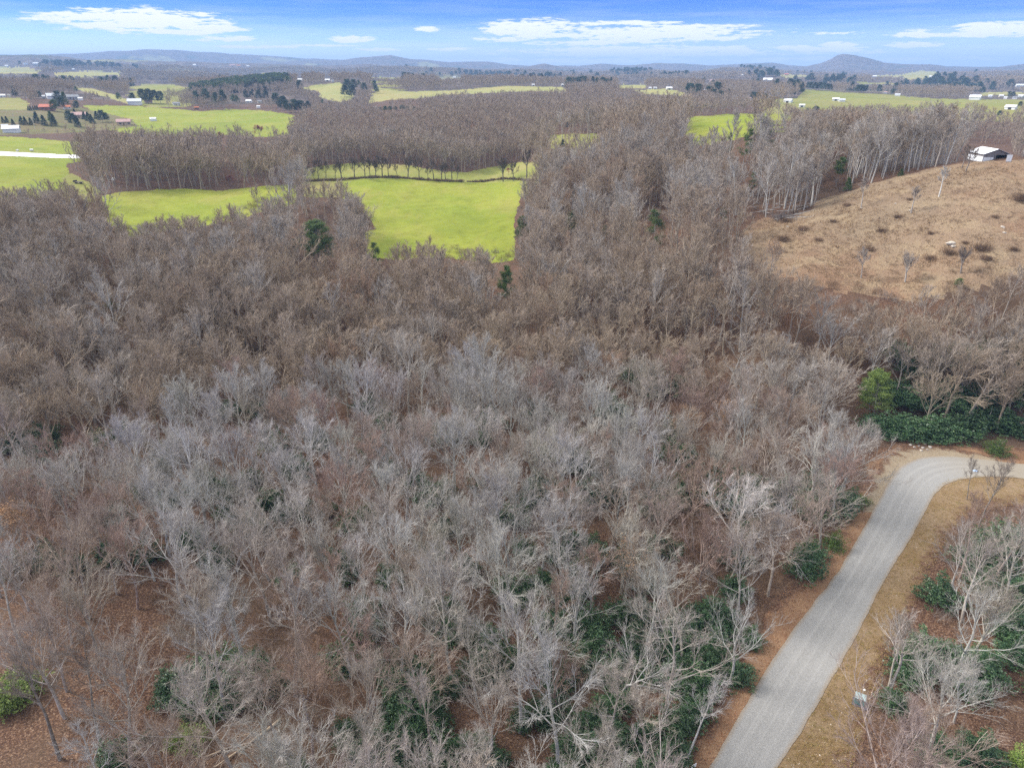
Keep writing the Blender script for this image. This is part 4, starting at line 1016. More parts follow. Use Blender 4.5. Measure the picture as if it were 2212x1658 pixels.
# ------------------------------------------------------------------ utility box by the road
def utility_box():
    x, y = flat(1855, 1520); z = hz(x, y) + .04
    e = empty('utility_box', (x, y, z), rad(-30)); tag(e, 'green grey metal utility box on a dark pad toned as its shadow beside the gravel road', 'utility box')
    e.scale = (.92, .92, .92); gm = col_mat('box_paint', (.16,.27,.26), rough=.45, var=.08, scale=2); lm_ = col_mat('box_lid_lit_paint', (.31,.40,.40), rough=.4, var=.06, scale=2)  # lid colour made lighter than the body, as the top catches the light
    pm = col_mat('shadow_dark_pad', (.10,.09,.11), rough=.9)
    q = MB(); q.box(-.75, .80, -.68, .62, -.1, .1); q.cyl((.62, -.42, -.05), (.62, -.42, .13), .42, .42, 18); q.build('pad', pm, e, .02)  # dark tone and round disc stand in for the box's cast shadow
    q = MB(); q.box(-.58, .58, -.42, .45, .1, 1.02); q.build('body', gm, e, .02)
    q = MB(); q.add([(-.63,-.48,1.02),(.63,-.48,1.02),(.63,.49,1.08),(-.63,.49,1.08),(-.63,-.48,1.10),(.63,-.48,1.10),(.63,.49,1.18),(-.63,.49,1.18)],
                    [(0,3,2,1),(4,5,6,7),(0,1,5,4),(1,2,6,5),(2,3,7,6),(3,0,4,7)]); q.build('lid', lm_, e, .015)
    q = MB(); q.box(-.52, -.015, -.445, -.422, .16, .97); d = q.build('door', gm, e, .008)
    q = MB(); q.box(-.07, -.04, -.475, -.447, .5, .66); q.build('handle', pm, d)
    q = MB(); q.box(.015, .52, -.445, -.422, .16, .97); q.build('door', gm, e, .008)
    x, y = flat(1863, 1503); z = hz(x, y)
    p = empty('marker_post', (x, y, z), .2); tag(p, 'short weathered post with white cap behind the utility box', 'post')
    q = MB(); q.cyl((0, 0, -.2), (.03, .02, .82), .06, .055, 8); q.build('post', M['dead_wood'], p)
    q = MB(); q.box(-.10, .16, -.09, .13, .82, .92); q.build('cap', col_mat('white_paint', (.78,.77,.74)), p, .01)
    x, y = flat(1497, 1662); z = hz(x, y)
    p = empty('marker_sign', (x, y, z), .5); tag(p, 'white sign board tip rising at the bottom edge beside the road', 'sign')
    q = MB(); q.box(-.35, .35, -.02, .02, .35, .85); q.build('board', M['white_paint'], p, .01)
    q = MB(); q.cyl((0, .05, -.2), (0, .05, .8), .04, .04, 8); q.build('post', M['dead_wood'], p)
    x, y = flat(2107, 1017); z = hz(x, y) + .08
    q = MB(); q.add([(-.42,-.2,.0),(.1,-.3,.05),(.46,-.1,.01),(.3,.26,.08),(-.1,.2,.16),(-.4,.22,.02),(.02,0,.22)], [(0,1,6),(1,2,6),(2,3,6),(3,4,6),(4,5,6),(5,0,6),(5,4,3,2,1,0)])
    o = q.build('plastic_sheet', col_mat('blue_plastic', (.30,.40,.58), rough=.5), loc=(x, y, z)); tag(o, 'small crumpled blue sheet at the inner edge of the gravel bend', 'sheet')
utility_box()

# ------------------------------------------------------------------ lone evergreens
def evergreen(px, py, hpx, ty, label, tilt=0.0, wide=1.0, grp=None, name='pine_tree', Hm=None):
    x, y, z = hit(px, py); H = Hm or px_size(hpx, x, y, z) * 1.03
    ref = {'pine': 17, 'sparse': 17, 'round': 14, 'cone': 11, 'cone2': 11, 'dark': 16, 'yellow': 14}[ty]
    s = H / ref
    e = copy_parts(name, list(zip(('trunk', 'crown'), PINES[ty])), (x, y, z), (px * 1.7) % 6.28, s * wide, s, (0, tilt))
    tag(e, label, 'tree', grp)
    if hpx > 30 or py < 300:
        a_ = .40 if px in (690, 1885) else .16 if (hpx > 40 and py < 370) else .34 if hpx > 30 and py > 370 else .22; b_ = .35 if px in (690, 1885) else .5 if hpx > 30 else .25; tx_ = math.sin(tilt) * hpx
        FPOLY.append([(px - hpx * a_ * wide + tx_ * b_, py - hpx * b_), (px + hpx * a_ * wide + tx_ * b_, py - hpx * b_), (px + hpx * a_ * wide + tx_, py - hpx), (px - hpx * a_ * wide + tx_, py - hpx)])
PINES['yellow'] = pine_mesh(18, 14, 'round', 'light_leaf')
for a in [(690,568,84,'round','big dense round pine standing above the wood left of the bright field',0,1.35), (1127,525,52,'round','dark rounded pine at the right edge of the bright field',0,1.0),
          (1235,508,46,'round','bushy green pine in the wood right of the bright field',0,1.1), (1560,490,42,'sparse','small flat topped pine at the left tip of the tan knoll',0,1.3), (1412,565,110,'sparse','thin ragged yellow green pine below the tan knoll',0,1.0),
          (1603,365,82,'sparse','thin pine with bare lower trunk on the ridge, second from left',.04,1.0), (1668,350,78,'sparse','strongly leaning pine on the ridge',.32,1.0), (1570,352,62,'sparse','small tufted pine crown left of the two ridge pines',0,.7),
          (1805,404,60,'pine','dark green pine at the back edge of the tan knoll',0,1.1), (1830,412,28,'cone2','small dark conifer beside the knoll pine',0,1.2), (1945,380,15,'cone2','little round green conifer at the upper knoll edge',0,1.6),
          (1622,425,52,'sparse','yellowish thin pine in the wood left of the brush heap',0,1.0), (1303,535,50,'sparse','faint yellow green pine in the middle of the slope wood',0,.9), (1092,690,115,'pine','narrow green pine in the wood below the bright field corner',0,.75),
          (250,690,62,'sparse','yellow green pine low in the left wood',0,1.1), (818,600,78,'sparse','open dark pine in front of the bright field',0,.9), (1215,328,26,'cone2','small pointed pine in front of the wood opening',0,1.1),
          (2068,620,18,'round','small green pine at the lower edge of the tan knoll',0,1.5), (640,560,45,'sparse','thin pine left of the big round pine',0,.8), (1485,455,34,'sparse','small pale pine on the slope wood near the knoll',0,.9)]:
    evergreen(*a)
x_, y_ = flat(1885, 905)
evergreen(1885, 905, 100, 'yellow', 'bright yellow green leafy tree above the dark rhododendrons by the bend', .05, 1.0, None, 'leafy_tree')
VILL = [(85,214,15,'dark'),(128,226,25,'dark'),(141,223,23,'cone2'),(118,241,22,'round'),(132,236,22,'dark'),(166,238,17,'dark'),(163,251,15,'cone'),(183,258,16,'cone'),(191,261,18,'cone'),(209,257,16,'cone'),(222,265,23,'dark'),
        (231,263,17,'dark'),(200,267,19,'cone'),(112,263,22,'cone2'),(117,272,24,'cone'),(97,271,21,'cone'),(80,266,23,'cone'),(47,269,17,'cone'),(56,268,15,'cone'),(68,270,15,'cone'),(152,265,22,'dark'),(161,272,24,'dark'),(169,274,20,'cone'),(8,266,13,'cone'),(16,265,13,'cone'),(30,273,15,'cone'),
        (62,239,9,'cone'),(67,239,9,'cone'),(72,239,9,'cone'),(77,238,9,'cone'),(82,238,9,'cone'),(166,205,16,'pine'),(260,225,22,'pine'),(287,222,18,'dark'),(312,223,26,'dark'),(321,223,26,'dark'),(335,223,24,'dark'),(347,223,22,'dark')]
DESC = {'dark': 'dark dense conifer', 'cone': 'dark cone shaped conifer', 'cone2': 'green cone shaped conifer', 'round': 'rounded green conifer', 'pine': 'open crowned pine'}
for k, (px, py, hp, ty) in enumerate(VILL):
    if 60 <= px <= 84 and hp == 9: lab, g = 'small cone shaped evergreen in the planted row left of the red roofed house', 'planted evergreen row'
    elif px > 250: lab, g = f'{DESC[ty]} behind the white building on the green field edge', 'conifers along the green field'
    else: lab, g = f'{DESC[ty]} among the houses at far left', 'conifers among the valley houses'
    evergreen(px, py, hp, ty, lab, 0, 1.25, g, 'conifer_tree')
MIDP = [(505,231,24,'pine'),(515,232,23,'pine'),(533,215,15,'dark'),(545,215,15,'dark'),(560,218,19,'dark'),(575,218,19,'dark'),(600,233,27,'dark'),(612,239,27,'dark'),(622,243,23,'dark'),(635,244,25,'dark'),(645,244,23,'dark'),(655,243,22,'dark'),(667,238,17,'dark'),(697,231,15,'pine'),
        (752,202,26,'dark'),(765,194,19,'dark'),(760,213,25,'dark'),(776,192,17,'pine'),(808,192,15,'dark'),(814,202,15,'dark'),(745,210,22,'dark'),(787,200,18,'dark')]
for (px, py, hp, ty) in MIDP:
    evergreen(px, py, hp, ty, f'{DESC[ty]} ' + ('in the wood clump on the yellow hill pasture' if px > 740 else 'in the row right of the bright white house' if px > 590 else 'around the bright white house on the field crest'), 0, 1.25,
              'conifers on the yellow hill' if px > 740 else 'conifers by the white house', 'conifer_tree')
LOWP = [(822,242,9,'round'),(832,241,10,'round'),(842,241,10,'round'),(855,240,9,'round'),(868,239,11,'round'),(879,241,10,'round'),(895,241,9,'round'),(903,242,8,'round')]
for q in LOWP: evergreen(*q, 'low rounded green pine in the strip in the middle wood', 0, 1.7, 'low green pines in the middle wood')
RP = [(1850,201,15,'dark'),(1856,201,15,'dark'),(1862,201,15,'dark'),(1868,201,14,'dark'),(1745,193,13,'dark'),(1752,194,14,'dark'),(1760,195,14,'dark'),(1768,195,15,'dark'),(1776,196,15,'dark'),(1786,196,13,'dark'),(1793,197,13,'dark'),
      (1899,201,15,'dark'),(1927,205,10,'dark'),(1625,216,15,'dark'),(1632,217,15,'dark'),(1653,215,11,'dark'),(1642,233,9,'round'),(1743,244,9,'dark'),(1163,276,20,'dark'),(1184,268,16,'dark'),(1225,274,10,'cone'),(2122,203,13,'dark'),(2180,210,11,'dark'),(2188,210,10,'dark'),(2157,253,12,'dark'),(2203,232,11,'dark'),(2090,197,10,'dark')]
for q in RP:
    p = q[0]; w = 'in the block at the top of the right pasture' if 1840 < p < 1900 else 'in the row along the top of the right pasture' if 1740 < p < 1800 and q[1] < 200 else 'at the left tip of the right pasture' if 1600 < p < 1660 else 'in front of the dark trunked wood' if p < 1300 else 'near the houses at the right edge' if p > 2050 else 'at the edge of the right pasture'
    evergreen(*q, f'{DESC[q[3]]} {w}', 0, 1.3, 'conifers ' + w, 'conifer_tree')

# ------------------------------------------------------------------ fence row trees between the two green fields
ROWT = [(660,390,46),(679,388,30),(688,386,48),(704,386,40),(724,386,34),(738,387,50),(766,386,52),(789,386,54),(800,386,46),(811,385,48),(827,384,56),(840,384,44),(859,383,30),(881,384,56),(906,387,56),(925,387,28),(937,388,46),(954,388,44),(962,388,40),(976,390,54),(987,391,34),(1087,392,62),(1109,391,46),(1137,384,64)]
for k, (px, py, hp) in enumerate(ROWT):
    x, y, z = hit(px, py); H = px_size(hp, x, y, z); fm, tm_, cm_ = ROW[k % 4]
    s = H / 16
    e = copy_parts('bare_tree', [('trunk', tm_), ('crown', cm_)], (x, y, z), k * 1.3, s * .95, s, (0, rng.normal() * .06), (.10, .08, .065))
    if px > 1050: lab, g = ('large round bare tree in the fence row, standing apart near its right end' if px == 1087 else 'slim bare tree right of the large round fence row tree' if px == 1109 else 'dark bare tree at the right end of the fence row by the wood'), 'fence row trees'
    else: lab, g = f'{"small" if hp < 35 else "dark"} {FORMW[fm]} bare tree in the fence row between the two green fields', 'fence row trees'
    tag(e, lab, 'tree', g)
for (a, b, n, lab) in [((645,392),(1000,392),60,'low brown brush line under the fence row trees'), ((1008,393),(1170,390),28,'low brown brush line right of the gap in the fence row')]:
    Vs, Fs, nb = [], [], 0; V0, F0 = brush_mesh(71, 1.3, 1.1, 60, .045)
    for i in range(n):
        t = (i + .5) / n; x, y, z = hit(a[0] + (b[0] - a[0]) * t, a[1] + (b[1] - a[1]) * t + 2 * math.sin(t * 9) - (6 if b[0] < 1001 else 2) * math.sin(t * 3.14))
        s = rng.uniform(.8, 1.5); th = rng.random() * 6.28; c_, s_ = math.cos(th), math.sin(th)
        Vs.append(V0 @ np.array([[c_, s_, 0], [-s_, c_, 0], [0, 0, 1]]) * s + [x, y, z]); Fs.append(F0 + nb); nb += len(V0)
    tag(obj('hedge', mesh_np('hedge', np.concatenate(Vs), np.concatenate(Fs), [M['brush']])), lab, 'hedge')
# lone bare trees on the knoll and by the fields
for (px, py, hp, fm, c, lab) in [(1850,385,88,'slim',5,'thin pale trunked tree leaning at the back edge of the tan knoll'),(1890,370,70,'tall',5,'tall pale trunked tree at the back edge of the tan knoll'),(2028,425,66,'slim',5,'slender white trunked tree alone on the tan knoll'),
        (1968,460,60,'slim',1,'thin dark bare tree alone in the middle of the tan knoll'),(1860,448,66,'slim',1,'thin bare tree with a stub of stump on the left of the knoll'),(1752,445,92,'tall',5,'pale trunked bare tree beside the brush heap'),(2086,372,62,'oak',2,'dark leaning bare tree left of the shed'),(2078,362,50,'slim',2,'dark thin bare tree touching the left of the shed'),
        (2075,590,70,'vase',2,'forked bare tree at the right lower edge of the knoll'),(1955,610,78,'vase',1,'wide forked bare tree at the lower edge of the knoll'),(1860,600,72,'tall',1,'bare tree at the lower left edge of the knoll')]:
    x, y, z = hit(px, py); H = px_size(hp, x, y, z); s = H / 16; tm_, cm_ = {r[0]: r[1:] for r in ROW}[fm]
    e = copy_parts('bare_tree', [('trunk', tm_), ('crown', cm_)], (x, y, z), px * .37, s * .9, s, (0, .10 if 'lean' in lab else .02), PAL[c])
    tag(e, lab, 'tree', None)
# reddish trees
for (px, py, hp, lab) in [(497,404,26,'small red budded tree at the near edge of the left wood'),(563,300,30,'bright red crowned tree standing in the left wood'),(480,315,30,'rusty orange crowned tree in the left wood'),(1098,378,16,'small dark red bush like tree at the far edge of the upper green field')]:
    x, y, z = hit(px, py); H = px_size(hp, x, y, z); s = H / 16; k = by_form['dome'][1]
    e = copy_parts('red_tree', [('trunk', NEAR[k][1]), ('crown', NEAR[k][2])], (x, y, z), px, s * 1.2, s, (0, 0), (.16, .08, .07))
    en = NEAR[k][3]; en = en[::3, -1]; V, F = leaf_quads(rng, en + rng.normal(size=en.shape) * .2, .55 if hp > 20 else .5, .6)
    o = obj('leaves', mesh_np('leaves', V, F, [M['red_bud'] if 'orange' not in lab else M['tan_leaf']]), e)
    tag(e, lab, 'tree')
    FPOLY.append([(px - hp * .5, py), (px + hp * .5, py), (px + hp * .4, py - hp), (px - hp * .4, py - hp)])

# a few trees in the near wood still hold dead leaves
for (px, py, frac, lab) in [(60,1250,.5,'tree with clinging orange brown leaves low at the left edge'),(440,1090,.3,'tree with sparse tan leaves in the left part of the near wood'),(1490,1010,.35,'tree with thin tan leaves right of the leafy opening'),(1560,990,.3,'tree with scattered tan leaves between the opening and the road bend'),(1640,760,.3,'tree with orange tan leaves below the knoll'),(1345,1330,.12,'tree with a few yellow tan leaves in the wood left of the road')]:
    x, y = flat(px, py); z = hz(x, y); k = by_form['dome'][int(px) % 4]; s = .72
    e = copy_parts('oak_tree', [('trunk', NEAR[k][1]), ('crown', NEAR[k][2])], (x, y, z), px * .3, s, s * 1.1, (0, 0), PAL[1])
    en = NEAR[k][3][:, -1]; en = en[rng.random(len(en)) < frac * .9]; en = np.repeat(en, 3, 0); V, F = leaf_quads(rng, en + rng.normal(size=en.shape) * .25, .22, .6)
    obj('leaves', mesh_np('leaves', V, F, [M['tan_leaf']]), e); tag(e, lab, 'tree')

# ------------------------------------------------------------------ shrubs
def shrub(px, py, wpx, ty, label, grp=None, name='rhododendron', tall=1.0):
    x, y = flat(px, py) if py > 780 else hit(px, py)[:2]; z = hz(x, y); k = int(rng.integers(len(SHRUBS[ty])))
    R0 = 2.0 if ty == 'rhodo' else 1.5
    s = px_size(wpx, x, y, z) / (2.1 * R0)
    e = copy_parts(name, list(zip(('foliage', 'stems'), SHRUBS[ty][k])), (x, y, z - .05), rng.random() * 6.28, s, s ** .8 * tall * 1.12)
    tag(e, label, 'shrub', grp)
RH = {
 'dark green rhododendron in the big thicket under the tall trunks, lower left': [(395,1500,110),(450,1505,110),(505,1500,110),(560,1500,100),(590,1490,70),(480,1535,70),(540,1470,100),(500,1450,90),(420,1540,70),(450,1470,100),(555,1430,50),(370,1490,70)],
 'dark green rhododendron in the deep thicket at bottom center': [(870,1500,110),(910,1530,110),(875,1570,120),(920,1590,110),(880,1630,100),(850,1450,90),(900,1470,90),(940,1560,80),(860,1540,80)],
 'dark green rhododendron in the wood left of the road shoulder': [(1430,1420,90),(1480,1390,80),(1540,1440,90),(1590,1470,80),(1560,1360,80),(1340,1340,80),(1400,1340,70),(1500,1470,80),(1450,1480,80),(1620,1390,60),(1420,1190,60),(1360,1420,70),(1250,1430,70),(1210,1390,60)],
 'dark green rhododendron left of the road bend under pale limbed trees': [(1500,1060,90),(1550,1080,100),(1600,1070,100),(1650,1090,80),(1700,1080,80),(1750,1110,80),(1800,1110,90),(1830,1090,60),(1770,1060,80),(1590,1110,80)],
 'dark green rhododendron in the bank behind the road bend': [(1900,930,90),(1940,935,90),(1985,940,100),(2030,940,100),(2080,935,100),(2130,920,100),(2175,930,90),(2205,940,80),(1930,890,100),(1980,895,100),(2040,895,110),(2100,890,100),(2160,890,100),(1890,880,80),(1960,865,90),(2020,860,90),(2090,860,90),(2150,860,90),(1910,850,70),(2200,880,80)],
 'dark green rhododendron in the wood right of the road': [(2100,1220,90),(2150,1230,90),(2195,1290,90),(2120,1270,80),(1960,1450,90),(2005,1440,100),(2050,1450,90),(1990,1410,80),(1930,1530,70),(2140,1180,90),(2200,1180,90),(2190,1430,90),(2120,1440,70),(2030,1640,80),(2090,1500,80),(2200,1340,70)],
 'dark green rhododendron by the leafy opening in the middle wood': [(1440,850,90),(1395,850,80),(1370,830,70),(1450,990,70),(1480,1000,60)],
 'small dark rhododendron scattered in the wood at left': [(320,1070,60),(365,1090,60),(250,1120,60),(640,1015,60),(840,1025,60),(700,1110,60),(750,1250,70),(250,1215,70),(150,1230,60),(30,970,70),(80,960,70),(560,900,50),(500,900,50),(610,1120,50),(730,1220,60),(1130,1200,60),(1010,1240,60),(1090,1130,60),(960,1150,60),(40,1230,60),(900,1050,60),(1040,1060,60),(1160,1060,60),(680,950,50),(780,1000,50),(350,1010,50),(1060,1400,80),(980,1380,70),(1110,1310,60),(820,1330,60),(470,1220,60)],
 'bright green rhododendron at the bottom edge left of the road': [(1290,1640,110),(1340,1630,90),(1240,1660,90),(1220,1620,60),(1400,1600,60),(1180,1560,60)],
}
def fill_region(poly, n, w0, w1, lab, seed):
    r_ = np.random.default_rng(seed); out = []
    xs = [p[0] for p in poly]; ys = [p[1] for p in poly]
    while len(out) < n:
        a, b = r_.uniform(min(xs), max(xs)), r_.uniform(min(ys), max(ys))
        if in_poly([a], [b], poly)[0] and not in_poly([a], [b], ROAD_POLY)[0] and not any(in_poly([a], [b], p)[0] for p in OPEN) and fbm(np.array([a / 90]), np.array([b / 60]), 11, 2)[0] > -.28: out.append((a, b, r_.uniform(w0, w1)))
    RH.setdefault(lab, []).extend(out)
fill_region([(1130,1290),(1300,1270),(1480,1320),(1640,1330),(1600,1420),(1500,1560),(1440,1700),(1130,1700)], 52, 60, 105, 'dark green rhododendron in the wood left of the road shoulder', 1)
fill_region([(2080,1130),(2300,1150),(2300,1700),(2000,1700),(1960,1600),(1930,1450),(2000,1330)], 16, 60, 100, 'dark green rhododendron in the wood right of the road', 2)
fill_region([(0,880),(1000,860),(1130,1290),(900,1400),(600,1280),(0,1300)], 40, 45, 80, 'small dark rhododendron scattered in the wood at left', 3)
fill_region([(1000,860),(1300,860),(1300,1000),(1480,1050),(1650,1180),(1640,1300),(1130,1290)], 34, 45, 80, 'dark green rhododendron among the trees in the middle of the near wood', 4)
fill_region([(640,1320),(1130,1310),(1130,1700),(640,1700)], 26, 55, 95, 'dark green rhododendron in the lower wood right of the fallen log', 5)
for lab, L_ in RH.items():
    for q in L_: shrub(*q, 'rhodo', lab, tall=.78 if 'bank' in lab else 1.0, grp= lab.replace('dark green rhododendron', 'rhododendrons').replace('small dark rhododendron', 'small rhododendrons').replace('bright green rhododendron', 'bright rhododendrons'))
shrub(1322, 905, 80, 'rhodo', 'big round dark rhododendron at the left of the leafy opening', tall=1.2)
shrub(1440, 945, 62, 'rhodo', 'bright rounded rhododendron at the right of the leafy opening', tall=1.2)
shrub(1735, 1240, 88, 'rhodo', 'large dark rhododendron standing alone at the road shoulder', tall=1.25); shrub(1752, 1205, 60, 'rhodo', 'rhododendron right behind the large roadside one')
shrub(250, 1650, 90, 'rhodo', 'round dark rhododendron alone in the leaf litter at bottom left'); shrub(322, 1600, 34, 'rhodo', 'small dark rhododendron beside a trunk in the leaf litter')
shrub(418, 1605, 74, 'light', 'pale yellow green shrub in the leaf litter at bottom left', None, 'leafy_shrub'); shrub(372, 1612, 42, 'light', 'small green shrub just left of the pale yellow green one', None, 'leafy_shrub')
shrub(45, 1500, 110, 'light', 'soft pale green shrub at the left edge', None, 'leafy_shrub'); shrub(15, 1530, 90, 'light', 'pale green shrub cut by the left edge', None, 'leafy_shrub')
shrub(1800, 1185, 48, 'olive', 'upright olive green bush at the left road shoulder', None, 'evergreen_bush', 1.5); shrub(2150, 978, 56, 'olive', 'olive green bush behind the road bend', None, 'evergreen_bush', 1.1)
shrub(2200, 1655, 70, 'light', 'bright green bush at the bottom right corner', None, 'leafy_shrub'); shrub(1965, 1410, 40, 'light', 'yellow green bush in the wood right of the road', None, 'leafy_shrub')
shrub(1860, 1085, 40, 'olive', 'low olive bush at the inner left of the bend', None, 'evergreen_bush', .7); shrub(630, 1655, 40, 'light', 'yellow green shrub at the bottom edge by the log', None, 'leafy_shrub')
shrub(790, 1120, 60, 'olive', 'faint olive bush in the middle of the wood at left', None, 'evergreen_bush', 1.2)
BUSH = [(2122,540,44),(2050,548,36),(2205,432,46),(1735,497,30),(1692,520,34),(1770,520,22),(1940,470,22),(2085,525,18),(2010,505,16),(1830,445,22),(1965,432,16),(2150,470,20),(1905,500,26),(1800,480,20),(2190,540,24),(2130,560,30),(2010,560,28),(1880,540,24),(1740,450,30),(1720,462,26),(1700,480,30)]
for k, (px, py, w) in enumerate(BUSH):
    x, y, z = hit(px, py); s = px_size(w, x, y, z) / 3.6
    o = obj('bush', BRUSH[k % 3], None, (x, y, z - .1)); o.scale = (s, s, s * .9); o.rotation_euler = (0, 0, k)
    tag(o, {0: 'largest brown bush on the right half of the knoll', 1: 'brown bush just below the pale boulder on the knoll', 2: 'dark brown bush at the right edge of the knoll'}.get(k, 'low brown bush in the dry grass of the knoll'), 'bush', 'brown bushes on the knoll')

# ------------------------------------------------------------------ logs, stones, small things
def log(p, q, r0, r1, label, mat='dead_wood', grp=None, side=0, lift=.12, name='fallen_log'):
    A = Vector(p) if len(p) == 3 else Vector((*(flat(*p) if p[1] > 700 else hit(*p)[:2]), 0)); B = Vector(q) if len(q) == 3 else Vector((*(flat(*q) if q[1] > 700 else hit(*q)[:2]), 0))
    if len(p) == 2: A.z = hz(A.x, A.y) + lift
    if len(q) == 2: B.z = hz(B.x, B.y) + lift
    r_ = np.random.default_rng(int(abs(A.x * 100)) + 3); d = np.array(B - A)
    P, R = grow(r_, np.array([A]), d[None], np.array([np.linalg.norm(d)]), np.array([r0]), r1 / r0, 8, .025, 0)
    parts = [(*tubes(P, R, 7), 0)]
    if side:
        s = spawn(r_, P, R, side, .3, .95, 20, 55, .35, .5); s[1][:, 2] = np.abs(s[1][:, 2]) * .5; P2, R2 = grow(r_, *s, .3, 4, .1, 0); parts.append((*tubes(P2, R2, 5), 0))
    V, F, I = join(parts)
    tag(obj(name, mesh_np(name, V, F, [M[mat]], smooth=True)), label, 'log', grp)
log((604,1555), (470,1668), .17, .06, 'long pale fallen log lying across the leaf litter at bottom left', side=6)
log((493,1617), (444,1635), .11, .05, 'short pale fallen branch left of the long log', side=2)
log((569,1577), (501,1594), .05, .03, 'thin fallen branch above the long log', side=3); log((461,1534), (447,1567), .09, .07, 'short stout log below the lower left thicket', side=0)
log((821,747), (786,787), .16, .10, 'bare pale trunk fallen in the far side of the near wood'); log((438,1538), (425,1552), .28, .12, 'dark broken stump roots at the edge of the lower left thicket', 'brush', side=5)
log((340,1490), (410,1520), .06, .03, 'curved pale branch at the left of the lower left thicket', 'grey_wood', side=2)
for k in range(16):
    a = rng.uniform(1650, 1730); b = rng.uniform(445, 482); x, y, z = hit(a, b); L_ = rng.uniform(4, 9); th = rng.normal() * .6 + (0 if k % 3 else 1.3)
    log((x, y, z + rng.uniform(.2, 1.3)), (x + L_ * math.cos(th), y + L_ * math.sin(th), hz(x + L_ * math.cos(th), y + L_ * math.sin(th)) + rng.uniform(.2, 1.1)), .13, .06, 'grey cut pole in the brush heap at the left of the knoll', 'grey_wood', 'cut poles in the brush heap', 3)
x, y, z = hit(1695, 472); V, F = brush_mesh(77, 4.2, 2.0, 260, .05); tag(obj('brush_pile', mesh_np('brush_pile', V, F, [M['grey_brush']]), None, (x, y, z - .2)), 'grey heap of cut brush at the left wood edge of the knoll', 'brush pile')
M['pale_stone'] = mat_plain('pale_stone', (.46,.41,.35), .9, .2, 2.0, .1); M['stone'] = mat_plain('field_stone', (.42,.38,.35), .9, .25, 2.0, .1)
def stone_mesh(seed):
    import bmesh
    bm = bmesh.new(); bmesh.ops.create_icosphere(bm, subdivisions=2, radius=1.0); r_ = random.Random(seed)
    ax = [Vector((r_.gauss(0, 1), r_.gauss(0, 1), r_.gauss(0, 1))).normalized() for _ in range(7)]; hh = [r_.uniform(.55, .9) for _ in ax]
    for v in bm.verts:
        for a, h in zip(ax, hh):
            dd = v.co.dot(a)
            if dd > h: v.co -= a * (dd - h)
        v.co.z *= .65
    me = bpy.data.meshes.new('stone'); bm.to_mesh(me); bm.free(); return me
ST = [stone_mesh(k) for k in range(4)]
for me in ST: me.materials.append(M['stone'])
STP = [stone_mesh(k + 9) for k in range(3)]
for me in STP: me.materials.append(M['pale_stone'])
for k, (dx, dy) in enumerate([(0,0),(9,4),(-10,3),(18,8),(5,10),(-4,-7),(14,-4),(24,2),(-18,-2),(10,-9)]):
    x, y = flat(1985 + dx, 962 + dy); o = obj('stone', (ST + STP)[k % 7], None, (x, y, hz(x, y) + .1)); s = .2 + .18 * ((k * 37) % 10) / 10; o.scale = (s, s, s); o.rotation_euler = (0, 0, k * 1.1)
    tag(o, 'grey and pale stone in the heap beyond the road bend', 'stone', 'stones heaped beyond the bend')
for k, (px, py, s) in enumerate([(2053,527,1.0),(2060,533,.6),(2165,491,.5),(2170,503,.4),(1740,470,.35),(1758,466,.3),(1700,490,.4),(1728,462,.3),(2010,360,.4),(1935,440,.3),(2085,545,.3),(1965,455,.3),(1860,450,.3),(1720,474,.35),(2205,430,.5)]):
    x, y, z = hit(px, py); o = obj('boulder' if k == 0 else 'stone', STP[k % 3], None, (x, y, z + .15 * s)); o.scale = (s * 1.3, s, s * .9); o.rotation_euler = (0, 0, k)
    tag(o, 'large pale boulder lying in the dry grass of the knoll' if k == 0 else 'pale stone in the dry grass of the knoll', 'boulder' if k == 0 else 'stone', None if k == 0 else 'pale stones on the knoll')
def pole(px, py, hp, label, arm=True):
    x, y, z = hit(px, py); H = px_size(hp, x, y, z); e = empty('utility_pole', (x, y, z)); tag(e, label, 'pole', None)
    q = MB(); q.cyl((0, 0, -.5), (0, 0, H), .16, .11, 7); q.build('pole', col_mat('pale_pole', (.55,.52,.47), rough=.8), e)
    if arm: q = MB(); q.box(-1.1, 1.1, -.07, .07, H - .9, H - .75); q.build('crossarm', M['grey_wood'], e)
pole(31, 262, 16, 'pale utility pole among red brush at far left'); pole(73, 247, 22, 'pale utility pole in front of the red roofed house'); pole(76, 280, 24, 'pale utility pole below the conifers at far left'); pole(225, 405, 25, 'pale pole at the left tip of the wood beside the meadow')
x, y, z = hit(248, 402); e = empty('raised_box', (x, y, z)); tag(e, 'small white box raised on thin legs at the wood edge by the meadow', 'box')
q = MB(); q.box(-.6, .6, -.6, .6, 2.6, 3.7); q.build('box', col_mat('white_paint', (.78,.77,.74)), e)
for sx in (-.5, .5):
    for sy in (-.5, .5): q = MB(); q.cyl((sx, sy, -.3), (sx * .9, sy * .9, 2.6), .06, .06, 6); q.build('leg', M['grey_wood'], e)
x, y, z = hit(170, 397); e = empty('flat_trailer', (x, y, z), -.4); tag(e, 'dark flat trailer parked on the meadow by the wood', 'trailer')
q = MB(); q.box(-2.2, 2.2, -1.0, 1.0, .7, .9); q.box(-2.2, -2.0, -1, 1, .9, 1.5); q.build('bed', col_mat('rusty_steel', (.09,.075,.065)), e, .02)
q = MB(); q.box(2.2, 3.6, -.06, .06, .6, .74); q.build('drawbar', M['rusty_steel'], e)
for sx in (-.5, .5):
    for sy in (-1.1, 1.1): q = MB(); q.cyl((sx, sy - .1, .4), (sx, sy + .1, .4), .4, .4, 14); q.build('wheel', col_mat('rubber', (.03,.03,.03)), e)
